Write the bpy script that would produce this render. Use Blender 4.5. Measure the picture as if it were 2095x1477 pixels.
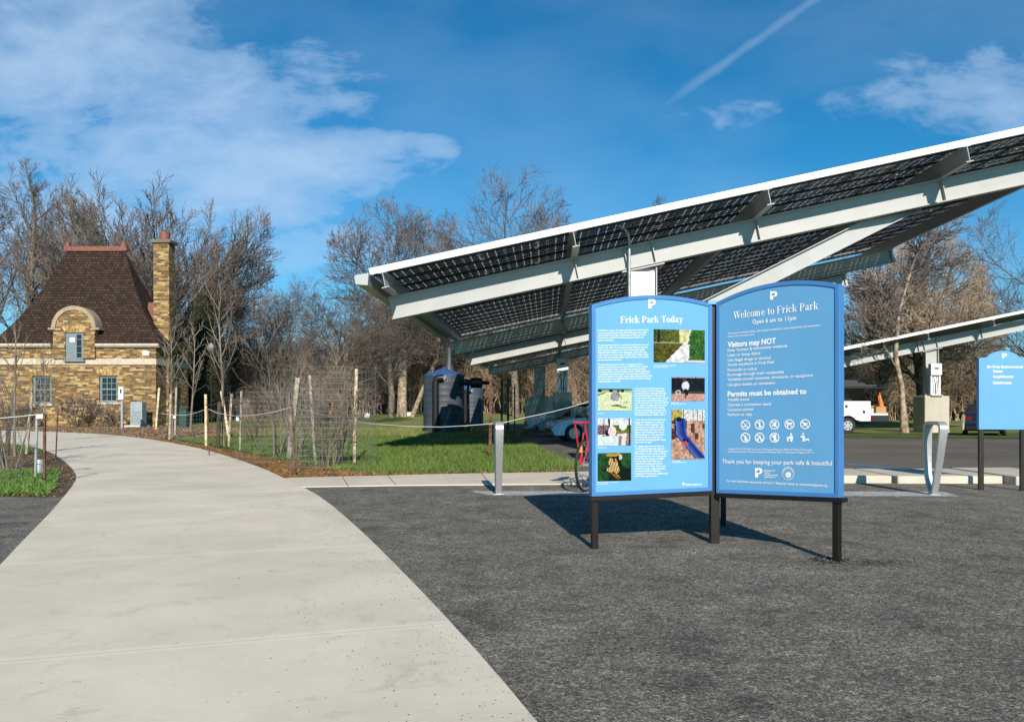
import bpy, math, random
import numpy as np
from mathutils import Vector, Matrix
R = math.radians
S = bpy.context.scene
COL = S.collection
for o in list(bpy.data.objects): bpy.data.objects.remove(o)

# ------------------------------------------------------------------ camera, sky, sun, exposure
F, CX, HY, H = 1640.0, 1047.5, 834.0, 1.3
cam = bpy.data.objects.new('camera', bpy.data.cameras.new('camera')); COL.objects.link(cam)
cam.location = (0, 0, H); cam.rotation_euler = (R(90), 0, 0)
cam.data.lens = 36*F/2095; cam.data.sensor_width = 36; cam.data.shift_y = (HY-738.5)/2095
cam.data.clip_start = .05; cam.data.clip_end = 3000
S.camera = cam
S.view_settings.view_transform = 'Standard'; S.view_settings.look = 'None'
S.view_settings.exposure = 0.3; S.view_settings.gamma = 1
SUN_D = Vector((-.13, 1, -.52)).normalized()
sun = bpy.data.objects.new('sun', bpy.data.lights.new('sun', 'SUN')); COL.objects.link(sun)
sun.data.energy = 5.0; sun.data.angle = R(.5); sun.data.color = (1, .91, .79)
sun.rotation_euler = SUN_D.to_track_quat('-Z', 'Y').to_euler(); sun.location = (5, -20, 30)

def T(tree, kind, **kw):
    n = tree.nodes.new(kind)
    for k, v in kw.items(): setattr(n, k, v)
    return n
class NT:
    """tiny expression helper for shader maths"""
    def __init__(s, tree): s.t = tree
    def m(s, op, a, b=0.0, c=None):
        n = s.t.nodes.new('ShaderNodeMath'); n.operation = op
        for i, v in enumerate((a, b, c)):
            if v is None: continue
            if isinstance(v, (int, float)): n.inputs[i].default_value = v
            else: s.t.links.new(v, n.inputs[i])
        return n.outputs[0]
    def ss(s, v, lo, hi):
        n = s.t.nodes.new('ShaderNodeMapRange'); n.interpolation_type = 'SMOOTHSTEP'
        s.t.links.new(v, n.inputs[0]); n.inputs[1].default_value = lo; n.inputs[2].default_value = hi
        return n.outputs[0]
    def mix(s, f, a, b):
        n = s.t.nodes.new('ShaderNodeMix'); n.data_type = 'RGBA'
        if isinstance(f, (int, float)): n.inputs[0].default_value = f
        else: s.t.links.new(f, n.inputs[0])
        for i, v in ((6, a), (7, b)):
            if isinstance(v, tuple): n.inputs[i].default_value = (*v[:3], 1)
            else: s.t.links.new(v, n.inputs[i])
        return n.outputs[2]
    def noise(s, vec, scale, detail=4, rough=.55, dist=0):
        n = s.t.nodes.new('ShaderNodeTexNoise'); n.inputs['Scale'].default_value = scale
        n.inputs['Detail'].default_value = detail; n.inputs['Roughness'].default_value = rough; n.inputs['Distortion'].default_value = dist
        if vec is not None: s.t.links.new(vec, n.inputs['Vector'])
        return n.outputs['Fac']
    def xyz(s, vec):
        n = s.t.nodes.new('ShaderNodeSeparateXYZ'); s.t.links.new(vec, n.inputs[0]); return n.outputs
    def vec(s, x, y, z):
        n = s.t.nodes.new('ShaderNodeCombineXYZ')
        for i, v in enumerate((x, y, z)):
            if isinstance(v, (int, float)): n.inputs[i].default_value = v
            else: s.t.links.new(v, n.inputs[i])
        return n.outputs[0]

W = bpy.data.worlds.new('World'); S.world = W; W.use_nodes = True
wt = W.node_tree; wt.nodes.clear(); w = NT(wt)
sky = T(wt, 'ShaderNodeTexSky', sky_type='NISHITA'); sky.sun_disc = False
sky.sun_elevation = math.asin(-SUN_D.z); sky.sun_rotation = math.atan2(-SUN_D.x, -SUN_D.y)
sky.air_density = 1.0; sky.dust_density = .25; sky.ozone_density = 3.0; sky.altitude = 0
tc = T(wt, 'ShaderNodeTexCoord'); dx, dy, dz = w.xyz(tc.outputs['Generated'])
dyp = w.m('MAXIMUM', dy, .15)
az = w.m('DIVIDE', dx, dyp); el = w.m('DIVIDE', dz, dyp)
fwd = w.ss(dy, .1, .35)
cv = w.vec(az, w.m('MULTIPLY', el, 2.1), 0)
nA = w.noise(cv, 5.5, 8, .6, .35); nB = w.noise(cv, 2.2, 3, .5, .2); nC = w.noise(cv, 16, 6, .65, .5)
tot = None
for (px, py, rx, ry, a) in ((60, 130, 560, 230, .95), (430, 200, 420, 170, .8), (330, 330, 480, 150, 1.0), (620, 330, 250, 110, 1.0), (450, 400, 300, 110, .9),
                           (790, 320, 170, 60, .62), (885, 305, 70, 36, .7), (715, 210, 110, 60, .62), (560, 520, 420, 80, .6), (100, 480, 400, 200, .95),
                           (1990, 235, 430, 110, .50), (2050, 120, 300, 60, .34), (1750, 300, 260, 60, .30), (1500, 228, 190, 60, .26), (2010, 130, 300, 50, .35), (1000, 560, 900, 90, .30)):
    u = w.m('DIVIDE', w.m('SUBTRACT', az, (px-CX)/F), rx/F); v = w.m('DIVIDE', w.m('SUBTRACT', el, (HY-py)/F), ry/F)
    d2 = w.m('ADD', w.m('MULTIPLY', u, u), w.m('MULTIPLY', v, v))
    e = w.m('MULTIPLY', w.m('MAXIMUM', w.m('SUBTRACT', 1, d2), 0), a)
    tot = e if tot is None else w.m('MAXIMUM', tot, e)
nn = w.m('ADD', w.m('ADD', w.m('MULTIPLY', nA, .95), w.m('MULTIPLY', nB, .35)), w.m('MULTIPLY', nC, .32))
cl = w.m('SUBTRACT', w.m('ADD', tot, w.m('MULTIPLY', w.m('SUBTRACT', nn, .81), 2.4)), .17)
cl = w.m('MULTIPLY', w.m('MULTIPLY', w.m('ADD', w.m('MULTIPLY', w.ss(cl, -.06, .36), .45), w.m('MULTIPLY', w.ss(cl, .1, 1.1), .55)), w.ss(tot, 0, .22)), .68)
# contrail: a thin streak across the sky
x0, y0, x1, y1 = (1330-CX)/F, (HY-238)/F, (1665-CX)/F, (HY-0)/F
L = math.hypot(x1-x0, y1-y0); nx, ny = -(y1-y0)/L, (x1-x0)/L
dist = w.m('ABSOLUTE', w.m('ADD', w.m('ADD', w.m('MULTIPLY', az, nx), w.m('MULTIPLY', el, ny)), -(x0*nx+y0*ny)))
dist = w.m('ADD', dist, w.m('MULTIPLY', w.m('SUBTRACT', nC, .5), .012))
along = w.ss(w.m('ADD', w.m('MULTIPLY', az, nx*0+(x1-x0)/L), w.m('MULTIPLY', el, (y1-y0)/L)), (x0*(x1-x0)+y0*(y1-y0))/L-.05, (x0*(x1-x0)+y0*(y1-y0))/L+.12)
tr = w.m('MULTIPLY', w.m('MULTIPLY', w.m('SUBTRACT', 1, w.ss(dist, .000, .010)), along), .21)
haze = w.m('MULTIPLY', w.m('SUBTRACT', w.m('ADD', w.m('MULTIPLY', nB, .7), w.m('MULTIPLY', nA, .3)), .40), .62)
haze = w.m('ADD', w.m('MAXIMUM', haze, 0), w.m('MULTIPLY', w.m('SUBTRACT', 1, w.ss(el, .02, .34)), .26))
allc = w.m('MULTIPLY', w.m('MAXIMUM', w.m('MAXIMUM', cl, tr), haze), fwd)
tint = w.mix(1.0, sky.outputs[0], (0.20, .98, 1.30)); tint.node.blend_type = 'MULTIPLY'
skyc = w.mix(allc, tint, (6.2, 8.2, 10.9))
bg = T(wt, 'ShaderNodeBackground'); bg.inputs['Strength'].default_value = .071
wo = T(wt, 'ShaderNodeOutputWorld'); wt.links.new(skyc, bg.inputs[0]); wt.links.new(bg.outputs[0], wo.inputs[0])

# ------------------------------------------------------------------ helpers
def P(px, py, D): return Vector(((px-CX)/F*D, D, H-(py-HY)/F*D))
def G(px, py):
    D = H*F/(py-HY); return Vector(((px-CX)/F*D, D, 0))
def gz(y):
    def s(t): t = min(max(t, 0), 1); return t*t*(3-2*t)
    return .7*s((y-58)/44)+1.0*s((y-100)/120)
def props(o, label=None, cat=None, group=None, kind=None):
    for k, v in (('label', label), ('category', cat), ('group', group), ('kind', kind)):
        if v: o[k] = v
    return o
def thing(name, loc, label, cat, group=None, rz=0):
    o = bpy.data.objects.new(name, None); COL.objects.link(o); o.location = loc; o.rotation_euler = (0, 0, rz); o.empty_display_size = .2
    return props(o, label, cat, group)
def copy_tree(o, parent=None):
    c = o.copy(); COL.objects.link(c); c.parent = parent
    for ch in [q for q in bpy.data.objects if q.parent == o]: copy_tree(ch, c)
    return c
def dup(o, loc, label, rz=None, sc=None, group=None):
    c = copy_tree(o); c.location = loc
    if rz is not None: c.rotation_euler = (0, 0, rz)
    if sc is not None: c.scale = sc if not isinstance(sc, (int, float)) else (sc,)*3
    c['label'] = label
    if group: c['group'] = group
    return c
def base(o):
    v = Vector((0, 0, 0))
    while o is not None: v += Vector(o.location); o = o.parent
    return v
class MB:
    def __init__(s): s.v = []; s.f = []; s.m = []
    def add(s, vs, fs, m=0):
        b = len(s.v); s.v += [tuple(q) for q in vs]
        for f in fs: s.f.append(tuple(b+i for i in f)); s.m.append(m)
    def hexa(s, p, m=0):
        s.add(p, ((0,3,2,1),(4,5,6,7),(0,1,5,4),(1,2,6,5),(2,3,7,6),(3,0,4,7)), m)
    def box(s, x0, x1, y0, y1, z0, z1, m=0):
        s.hexa(((x0,y0,z0),(x1,y0,z0),(x1,y1,z0),(x0,y1,z0),(x0,y0,z1),(x1,y0,z1),(x1,y1,z1),(x0,y1,z1)), m)
    def obox(s, c, ax, ay, az_, m=0):
        c = Vector(c); q = []
        for k in (-1, 1):
            for i, j in ((-1,-1),(1,-1),(1,1),(-1,1)): q.append(c+ax*i+ay*j+az_*k)
        s.hexa(q, m)
    def bar(s, a, b, wd, h, up=Vector((0,0,1)), m=0):
        a, b = Vector(a), Vector(b); d = (b-a); n = d.normalized()
        sd = n.cross(up).normalized(); u = sd.cross(n).normalized()
        s.obox((a+b)/2, d/2, sd*wd/2, u*h/2, m)
    def tube(s, pts, r, n=8, cap=True, m=0):
        pts = [Vector(p) for p in pts]; k = len(pts)
        rs = r if hasattr(r, '__len__') else [r]*k
        b = len(s.v); prev = None
        for i, p in enumerate(pts):
            t = (pts[min(i+1, k-1)]-pts[max(i-1, 0)])
            if t.length < 1e-9: t = Vector((0,0,1))
            t.normalize()
            if prev is None: prev = t.orthogonal().normalized()
            u = prev - t*prev.dot(t)
            if u.length < 1e-6: u = t.orthogonal()
            u.normalize(); prev = u; q = t.cross(u)
            for j in range(n):
                a = 2*math.pi*j/n; s.v.append(tuple(p+(u*math.cos(a)+q*math.sin(a))*rs[i]))
        for i in range(k-1):
            for j in range(n):
                s.f.append((b+i*n+j, b+i*n+(j+1)%n, b+(i+1)*n+(j+1)%n, b+(i+1)*n+j)); s.m.append(m)
        if cap:
            s.f.append(tuple(b+j for j in reversed(range(n)))); s.m.append(m)
            s.f.append(tuple(b+(k-1)*n+j for j in range(n))); s.m.append(m)
    def lathe(s, prof, c=(0,0,0), n=32, m=0):
        b = len(s.v); k = len(prof)
        for r, z in prof:
            for j in range(n):
                a = 2*math.pi*j/n; s.v.append((c[0]+r*math.cos(a), c[1]+r*math.sin(a), c[2]+z))
        for i in range(k-1):
            for j in range(n):
                s.f.append((b+i*n+j, b+i*n+(j+1)%n, b+(i+1)*n+(j+1)%n, b+(i+1)*n+j)); s.m.append(m)
        s.f.append(tuple(b+j for j in reversed(range(n)))); s.m.append(m)
        s.f.append(tuple(b+(k-1)*n+j for j in range(n))); s.m.append(m)
    def prism(s, poly, o, ax, ay, ex, m=0):
        o = Vector(o); n = len(poly); pts = [o+ax*x+ay*y for x, y in poly]
        s.add(pts+[p+ex for p in pts], [tuple(range(n)), tuple(reversed(range(n, 2*n)))]+[(i, (i+1)%n+0, n+(i+1)%n, n+i) for i in range(n)], m)
    def ibeam(s, a, b, up, h, wd, tf=.02, tw=.015, m=0):
        a, b = Vector(a), Vector(b); n = (b-a).normalized(); sd = n.cross(up).normalized(); u = sd.cross(n).normalized()
        s.obox((a+b)/2+u*(h-tf)/2, (b-a)/2, sd*wd/2, u*tf/2, m); s.obox((a+b)/2-u*(h-tf)/2, (b-a)/2, sd*wd/2, u*tf/2, m)
        s.obox((a+b)/2, (b-a)/2, sd*tw/2, u*(h/2-tf), m)
    def build(s, name, mats, parent=None, smooth=False, local=False, bevel=0, loc=None, recalc=True):
        off = Vector((0,0,0)) if local else (base(parent) if parent is not None else Vector(loc or (0,0,0)))
        me = bpy.data.meshes.new(name)
        me.from_pydata([(x-off.x, y-off.y, z-off.z) for x, y, z in s.v], [], s.f)
        mats = mats if isinstance(mats, (list, tuple)) else [mats]
        for m in mats: me.materials.append(m)
        me.polygons.foreach_set('material_index', s.m)
        if recalc and len(s.f) < 20000:
            import bmesh
            bm = bmesh.new(); bm.from_mesh(me); bmesh.ops.recalc_face_normals(bm, faces=bm.faces); bm.to_mesh(me); bm.free()
        if smooth:
            me.polygons.foreach_set('use_smooth', [True]*len(me.polygons)); me.set_sharp_from_angle(angle=R(38))
        me.update()
        o = bpy.data.objects.new(name, me); COL.objects.link(o)
        if parent is not None: o.parent = parent
        elif not local: o.location = off
        if bevel:
            b = o.modifiers.new('bevel', 'BEVEL'); b.width = bevel; b.segments = 2; b.limit_method = 'ANGLE'; b.angle_limit = R(40)
        return o
def np_obj(name, V, Fa, mat, loc=(0,0,0), cols=None):
    """numpy mesh; Fa is (n,3) or (n,4)"""
    me = bpy.data.meshes.new(name); n, k = Fa.shape
    me.vertices.add(len(V)); me.vertices.foreach_set('co', (V-np.array(loc)).astype(np.float32).ravel())
    me.loops.add(n*k); me.loops.foreach_set('vertex_index', Fa.astype(np.int32).ravel())
    me.polygons.add(n); me.polygons.foreach_set('loop_start', np.arange(0, n*k, k, dtype=np.int32)); me.polygons.foreach_set('loop_total', np.full(n, k, dtype=np.int32))
    me.update(calc_edges=True); me.materials.append(mat)
    if cols is not None:
        at = me.color_attributes.new('Col', 'FLOAT_COLOR', 'POINT'); at.data.foreach_set('color', np.c_[cols, np.ones(len(cols))].astype(np.float32).ravel())
    o = bpy.data.objects.new(name, me); COL.objects.link(o); o.location = loc
    return o

# ------------------------------------------------------------------ materials
def new_mat(name):
    m = bpy.data.materials.new(name); m.use_nodes = True; t = m.node_tree
    b = t.nodes['Principled BSDF']; return m, t, NT(t), b
def mat(name, col, rough=.6, var=.12, scale=6, bump=0, metal=0, col2=None, bscale=None, spec=.4, detail=5, coat=0):
    m, t, n, b = new_mat(name)
    b.inputs['Roughness'].default_value = rough; b.inputs['Metallic'].default_value = metal
    b.inputs['Specular IOR Level'].default_value = spec
    if coat: b.inputs['Coat Weight'].default_value = coat; b.inputs['Coat Roughness'].default_value = .05
    tc = T(t, 'ShaderNodeTexCoord').outputs['Object']
    f = n.noise(tc, scale, detail)
    lo = tuple(c*(1-var) for c in col); hi = tuple(min(1, c*(1+var)) for c in (col2 or col))
    t.links.new(n.mix(n.ss(f, .3, .7), lo, hi), b.inputs['Base Color'])
    if bump:
        bp = T(t, 'ShaderNodeBump'); bp.inputs['Distance'].default_value = bump; bp.inputs['Strength'].default_value = .9
        t.links.new(n.noise(tc, bscale or scale*4, 6, .65), bp.inputs['Height']); t.links.new(bp.outputs[0], b.inputs['Normal'])
    return m
def vcol_mat(name, rough=.8, sub=0):
    m, t, n, b = new_mat(name); a = T(t, 'ShaderNodeVertexColor'); a.layer_name = 'Col'
    t.links.new(a.outputs[0], b.inputs['Base Color']); b.inputs['Roughness'].default_value = rough; b.inputs['Specular IOR Level'].default_value = .25
    return m
def ground_mat(name, cols, scale, rough=.95, bump=.01, speck=None, bscale=60, patch=.5, grain=None):
    """cols: list of (threshold, colour) from large patches; speck: (scale, colour, amount)"""
    m, t, n, b = new_mat(name); b.inputs['Roughness'].default_value = rough; b.inputs['Specular IOR Level'].default_value = .2
    tc = T(t, 'ShaderNodeTexCoord').outputs['Object']
    f = n.m('ADD', n.m('MULTIPLY', n.noise(tc, patch, 5, .6, .3), .55), n.m('MULTIPLY', n.noise(tc, scale, 6, .7), .45))
    c = cols[0][1]
    for i, (th, col) in enumerate(cols[1:]):
        c = n.mix(n.ss(f, th-.035, th+.035), c, col)
    if speck:
        for (sc, col, lo, hi) in speck:
            c = n.mix(n.ss(n.noise(tc, sc, 3, .6), lo, hi), c, col)
    if grain:
        for gs, lo_, hi_ in grain:
            vo = T(t, 'ShaderNodeTexVoronoi'); vo.inputs['Scale'].default_value = gs; t.links.new(tc, vo.inputs['Vector'])
            rx_, _, _ = n.xyz(vo.outputs['Color']); gv = n.m('ADD', lo_, n.m('MULTIPLY', n.m('MULTIPLY', rx_, rx_), hi_-lo_))
            mm = T(t, 'ShaderNodeMix'); mm.data_type = 'RGBA'; mm.blend_type = 'MULTIPLY'; mm.inputs[0].default_value = 1
            t.links.new(c, mm.inputs[6]); t.links.new(n.vec(gv, gv, gv), mm.inputs[7]); c = mm.outputs[2]
    t.links.new(c, b.inputs['Base Color'])
    bp = T(t, 'ShaderNodeBump'); bp.inputs['Distance'].default_value = bump; bp.inputs['Strength'].default_value = 1
    t.links.new(n.m('ADD', n.noise(tc, bscale, 5, .7), n.m('MULTIPLY', n.noise(tc, bscale*.12, 4), 1.5)), bp.inputs['Height']); t.links.new(bp.outputs[0], b.inputs['Normal'])
    return m
def brick_mat(name, ramp, mortar, bw, bh, mort, rough=.85, bump=.02, distort=.05, offset=.5, squash=(1, 2)):
    m, t, n, b = new_mat(name); b.inputs['Roughness'].default_value = rough; b.inputs['Specular IOR Level'].default_value = .25
    tc = T(t, 'ShaderNodeTexCoord').outputs['Object']; x, y, z = n.xyz(tc)
    nz = T(t, 'ShaderNodeTexNoise'); nz.inputs['Scale'].default_value = 1.6; t.links.new(tc, nz.inputs['Vector']); nzx, nzy, nzz = n.xyz(nz.outputs['Color'])
    u = n.m('ADD', n.m('ADD', x, y), n.m('MULTIPLY', nzx, distort)); v = n.m('ADD', z, n.m('MULTIPLY', nzy, distort))
    vec = n.vec(u, v, 0)
    def br(wd, ht, off, c1=(0,0,0), c2=(1,1,1)):
        q = T(t, 'ShaderNodeTexBrick'); q.inputs['Scale'].default_value = 1; q.inputs['Brick Width'].default_value = wd; q.inputs['Row Height'].default_value = ht
        q.inputs['Mortar Size'].default_value = mort; q.inputs['Mortar Smooth'].default_value = .3; q.offset = off; q.squash = squash[0]; q.squash_frequency = squash[1]
        q.inputs['Color1'].default_value = (*c1, 1); q.inputs['Color2'].default_value = (*c2, 1); q.inputs['Mortar'].default_value = (.5,.5,.5,1)
        t.links.new(vec, q.inputs['Vector']); return q
    q = br(bw, bh, offset)
    rp = T(t, 'ShaderNodeValToRGB'); rp.color_ramp.interpolation = 'CONSTANT'
    els = rp.color_ramp.elements
    for i, (p, c) in enumerate(ramp):
        e = els[i] if i < 2 else els.new(p)
        e.position = p; e.color = (*c, 1)
    t.links.new(q.outputs['Color'], rp.inputs[0])
    fine = n.noise(tc, 9, 5, .7)
    col = n.mix(n.m('MULTIPLY', n.ss(fine, .35, .75), .35), rp.outputs[0], tuple(c*.55 for c in ramp[0][1]))
    col = n.mix(q.outputs['Fac'], col, mortar)
    t.links.new(col, b.inputs['Base Color'])
    bp = T(t, 'ShaderNodeBump'); bp.inputs['Distance'].default_value = bump
    t.links.new(n.m('ADD', n.m('SUBTRACT', 1, q.outputs['Fac']), n.m('MULTIPLY', fine, .5)), bp.inputs['Height']); t.links.new(bp.outputs[0], b.inputs['Normal'])
    return m

M = {}
M['gravel'] = ground_mat('dark_gravel', [(0, (.15,.138,.115)), (.43, (.215,.198,.165)), (.50, (.255,.236,.196)), (.58, (.33,.303,.248))], 5, bump=.012, bscale=110, patch=1.7, grain=[(120, .45, 1.8), (48, .68, 1.3)],
    speck=[(170, (.30,.285,.265), .60, .72), (120, (.03,.028,.027), .58, .72), (2.2, (.09,.078,.062), .66, .76), (1.1, (.30,.278,.235), .66, .76)])
M['asphalt'] = ground_mat('asphalt', [(0, (.115,.104,.090)), (.5, (.145,.131,.114)), (.6, (.175,.160,.140))], 4, bump=.004, bscale=120, patch=.25, speck=[(180, (.2,.19,.17), .64, .72)])
M['soil'] = ground_mat('leafy_soil', [(0, (.060,.040,.024)), (.42, (.11,.076,.046)), (.5, (.17,.12,.075)), (.56, (.075,.085,.03)), (.64, (.20,.15,.10))], 6, bump=.04, bscale=25, patch=.6, speck=[(30, (.32,.24,.16), .6, .7)])
M['lawn'] = ground_mat('lawn_turf', [(0, (.035,.06,.014)), (.44, (.06,.10,.02)), (.52, (.085,.13,.03)), (.62, (.13,.14,.05))], 5, bump=.03, bscale=40, patch=.35, speck=[(22, (.16,.13,.06), .62, .75)])
M['dry'] = ground_mat('dry_mulch', [(0, (.10,.048,.018)), (.45, (.20,.095,.032)), (.52, (.30,.16,.055)), (.6, (.12,.055,.025))], 9, bump=.03, bscale=45, patch=1.5, speck=[(55, (.45,.28,.12), .6, .7)])
M['far'] = ground_mat('far_field', [(0, (.14,.18,.045)), (.48, (.20,.22,.07)), (.58, (.24,.23,.10)), (.68, (.20,.15,.09))], 1.2, bump=.05, bscale=8, patch=.08)
M['hillfloor'] = ground_mat('woodland_floor', [(0, (.055,.040,.028)), (.48, (.085,.062,.045)), (.56, (.12,.088,.062)), (.64, (.05,.036,.025))], 1.0, bump=.2, bscale=4, patch=.15, speck=[(3, (.16,.12,.09), .58, .7)])

def concrete(name, col, joint=None, axis=1, off=0.0, stains=True):
    m, t, n, b = new_mat(name); b.inputs['Roughness'].default_value = .88; b.inputs['Specular IOR Level'].default_value = .25
    tc = T(t, 'ShaderNodeTexCoord').outputs['Object']; x, y, z = n.xyz(tc)
    a = n.noise(tc, .7, 6, .6, .4); f = n.noise(tc, 60, 5, .7)
    # light broom texture, elongated across the path
    br = n.noise(n.vec(n.m('MULTIPLY', x, 4), n.m('MULTIPLY', y, 90), 0), 1, 3, .6)
    c = n.mix(n.ss(a, .3, .7), tuple(v*.86 for v in col), tuple(min(1, v*1.08) for v in col))
    c = n.mix(n.m('MULTIPLY', n.ss(f, .35, .7), .22), c, tuple(v*.72 for v in col))
    c = n.mix(n.m('MULTIPLY', n.ss(br, .4, .7), .12), c, tuple(v*.7 for v in col))
    c = n.mix(n.m('MULTIPLY', n.ss(n.noise(tc, 2.5, 7, .75, 1.0), .52, .70), .36), c, (.36,.29,.20)); c = n.mix(n.m('MULTIPLY', n.ss(n.noise(tc, 14, 4, .7, .6), .66, .74), .35), c, (.25,.21,.16))
    h = n.m('ADD', n.m('MULTIPLY', f, .35), n.m('MULTIPLY', br, .3))
    if joint:
        k, sl = joint    # joint every k metres, slightly skewed across the path
        yy = n.m('ADD', n.m('ADD', y, n.m('MULTIPLY', x, sl)), off)
        fr = n.m('ABSOLUTE', n.m('SUBTRACT', n.m('FRACT', n.m('DIVIDE', yy, k)), .5))
        g = n.ss(fr, .5-.014/k, .5-.004/k); lip = n.m('MULTIPLY', n.ss(fr, .5-.085/k, .5-.03/k), n.m('SUBTRACT', 1, g))
        wn = T(t, 'ShaderNodeTexWhiteNoise'); wn.noise_dimensions = '1D'; t.links.new(n.m('FLOOR', n.m('DIVIDE', yy, k)), wn.inputs['W'])
        c = n.mix(n.m('MULTIPLY', wn.outputs['Value'], .16), c, tuple(v*.72 for v in col))
        c = n.mix(n.m('MULTIPLY', g, .18), c, (.36,.33,.28)); c = n.mix(n.m('MULTIPLY', lip, .34), c, (.80,.76,.68))
        h = n.m('SUBTRACT', h, n.m('MULTIPLY', g, .35))
    t.links.new(c, b.inputs['Base Color'])
    bp = T(t, 'ShaderNodeBump'); bp.inputs['Distance'].default_value = .003; t.links.new(h, bp.inputs['Height']); t.links.new(bp.outputs[0], b.inputs['Normal'])
    return m
M['path'] = concrete('path_concrete', (.71,.635,.505), joint=(3.05, -.33), off=1.17)
M['walk'] = concrete('sidewalk_concrete', (.64,.57,.45))
M['kerb'] = concrete('kerb_concrete', (.56,.52,.42))
M['plinth'] = concrete('plinth_concrete', (.50,.47,.38))
M['band'] = ground_mat('speckled_paver', [(0, (.28,.28,.27)), (.5, (.42,.42,.41)), (.58, (.2,.2,.2))], 14, bump=.006, bscale=80, patch=5, speck=[(70, (.75,.75,.74), .55, .65)])
M['steel'] = mat('painted_steel', (.385,.392,.388), .42, .05, 1.5, spec=.4)
M['steelwhite'] = mat('white_painted_steel', (.80,.80,.79), .32, .03, 2, spec=.5)
M['alu'] = mat('brushed_aluminium', (.42,.43,.44), .42, .08, 20, metal=.55)
M['rail'] = mat('dark_rail', (.03,.03,.033), .45, .1, 4)
M['jbox'] = mat('junction_plastic', (.55,.55,.53), .5, .1, 4)
M['black'] = mat('black_paint', (.012,.012,.013), .38, .2, 8)
M['darkbrown'] = mat('dark_bronze_paint', (.010,.0065,.005), .45, .25, 12)
M['rubber'] = mat('rubber', (.02,.02,.021), .8, .2, 20)
M['rust'] = mat('rusty_steel', (.075,.028,.018), .85, .5, 14, col2=(.12,.06,.04), bump=.003)
M['galv'] = mat('galvanised', (.38,.41,.43), .45, .2, 12, metal=.4)
M['stake'] = mat('pale_wood', (.46,.34,.20), .8, .25, 9, col2=(.62,.5,.34), bump=.003)
M['stakegrey'] = mat('weathered_wood', (.26,.22,.17), .85, .25, 9, col2=(.36,.31,.24), bump=.003)
M['darkwood'] = mat('dark_bark_wood', (.07,.05,.035), .9, .35, 12, bump=.01)
M['rope'] = mat('white_rope', (.62,.60,.55), .8, .08, 30)
M['wire'] = mat('cage_wire', (.30,.31,.30), .5, .1, 10, metal=.4)
M['bark'] = mat('bark', (.085,.067,.05), .92, .4, 5, col2=(.17,.145,.115), bump=.02)
M['barkpale'] = mat('pale_bark', (.22,.17,.115), .92, .35, 4, col2=(.33,.265,.19), bump=.02)
M['twig'] = mat('twigs', (.10,.080,.070), .9, .35, .5, col2=(.175,.14,.12))
M['twigred'] = mat('reddish_twigs', (.28,.18,.135), .9, .35, .25, col2=(.40,.29,.225))
M['twigbrown'] = mat('brown_twigs', (.24,.17,.112), .9, .35, .25, col2=(.37,.28,.195))
M['twiggrey'] = mat('grey_twigs', (.14,.115,.09), .9, .3, .6, col2=(.24,.20,.155))
M['evergreen'] = mat('evergreen_needles', (.022,.030,.014), .9, .5, 1.2, col2=(.05,.055,.028))
M['panelblue'] = mat('sign_face_blue', (.125,.345,.59), .34, .03, 2, spec=.35)
M['frameblue'] = mat('sign_frame_blue', (.062,.20,.46), .34, .03, 3, spec=.35)
M['capblue'] = mat('kiosk_cap_blue', (.16,.34,.58), .35, .03, 3)
M['white'] = mat('sign_white', (.86,.86,.84), .5, .01, 3)
M['print'] = vcol_mat('photo_print', .35)
M['bladecol'] = vcol_mat('grass_blades', .7)
M['cream'] = mat('limestone_trim', (.50,.43,.34), .85, .1, 3, bump=.004)
M['tan'] = mat('tan_stone_trim', (.34,.265,.185), .85, .15, 3, bump=.006)
M['redtile'] = mat('red_terracotta', (.21,.08,.058), .7, .25, 6, bump=.005)
M['stone'] = brick_mat('ochre_fieldstone', [(0, (.11,.062,.022)), (.14, (.25,.15,.052)), (.3, (.39,.255,.105)), (.44, (.16,.10,.042)), (.56, (.50,.36,.175)), (.70, (.29,.17,.058)), (.84, (.13,.095,.06))],
    (.40,.31,.19), .52, .135, .011, distort=.10, squash=(.62, 3))
M['roof'] = brick_mat('brown_roof_tile', [(0, (.036,.021,.015)), (.2, (.058,.033,.022)), (.45, (.048,.028,.02)), (.7, (.075,.044,.030)), (.88, (.032,.020,.015))], (.012,.008,.006), .26, .19, .020, bump=.08, distort=.03)
M['pillarstone'] = brick_mat('grey_fieldstone', [(0, (.13,.10,.075)), (.3, (.2,.16,.12)), (.6, (.26,.22,.17)), (.85, (.16,.13,.1))], (.2,.18,.14), .6, .25, .02)
M['sash'] = mat('grey_blue_sash', (.17,.225,.25), .5, .05, 3)
M['carwhite'] = mat('white_car_paint', (.75,.76,.77), .25, .02, 3, coat=1)
M['carblue'] = mat('silver_blue_paint', (.26,.32,.40), .25, .02, 3, coat=1, metal=.3)
M['cardark'] = mat('dark_car_paint', (.02,.024,.035), .22, .1, 3, coat=1)
M['carnavy'] = mat('navy_car_paint', (.006,.010,.03), .22, .1, 3, coat=1)
M['orange'] = mat('orange_plastic', (.85,.17,.03), .5, .05, 5)
M['cardboard'] = mat('cardboard', (.42,.25,.11), .8, .1, 5)
M['red'] = mat('red_bike_paint', (.62,.02,.05), .3, .05, 5, coat=.6)
M['tank'] = mat('blue_grey_tank', (.040,.050,.066), .5, .12, 1.5, col2=(.055,.066,.085))
M['tanklid'] = mat('blue_tank_lid', (.035,.085,.22), .45, .1, 3)
M['linblue'] = mat('blue_road_paint', (.04,.22,.5), .7, .2, 12)
M['whiteline'] = mat('white_road_paint', (.6,.6,.58), .7, .2, 12)
M['green'] = mat('green_box_paint', (.02,.06,.05), .5, .1, 5)
M['redlamp'] = mat('red_lens', (.12,.006,.006), .2, .05, 4)
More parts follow.
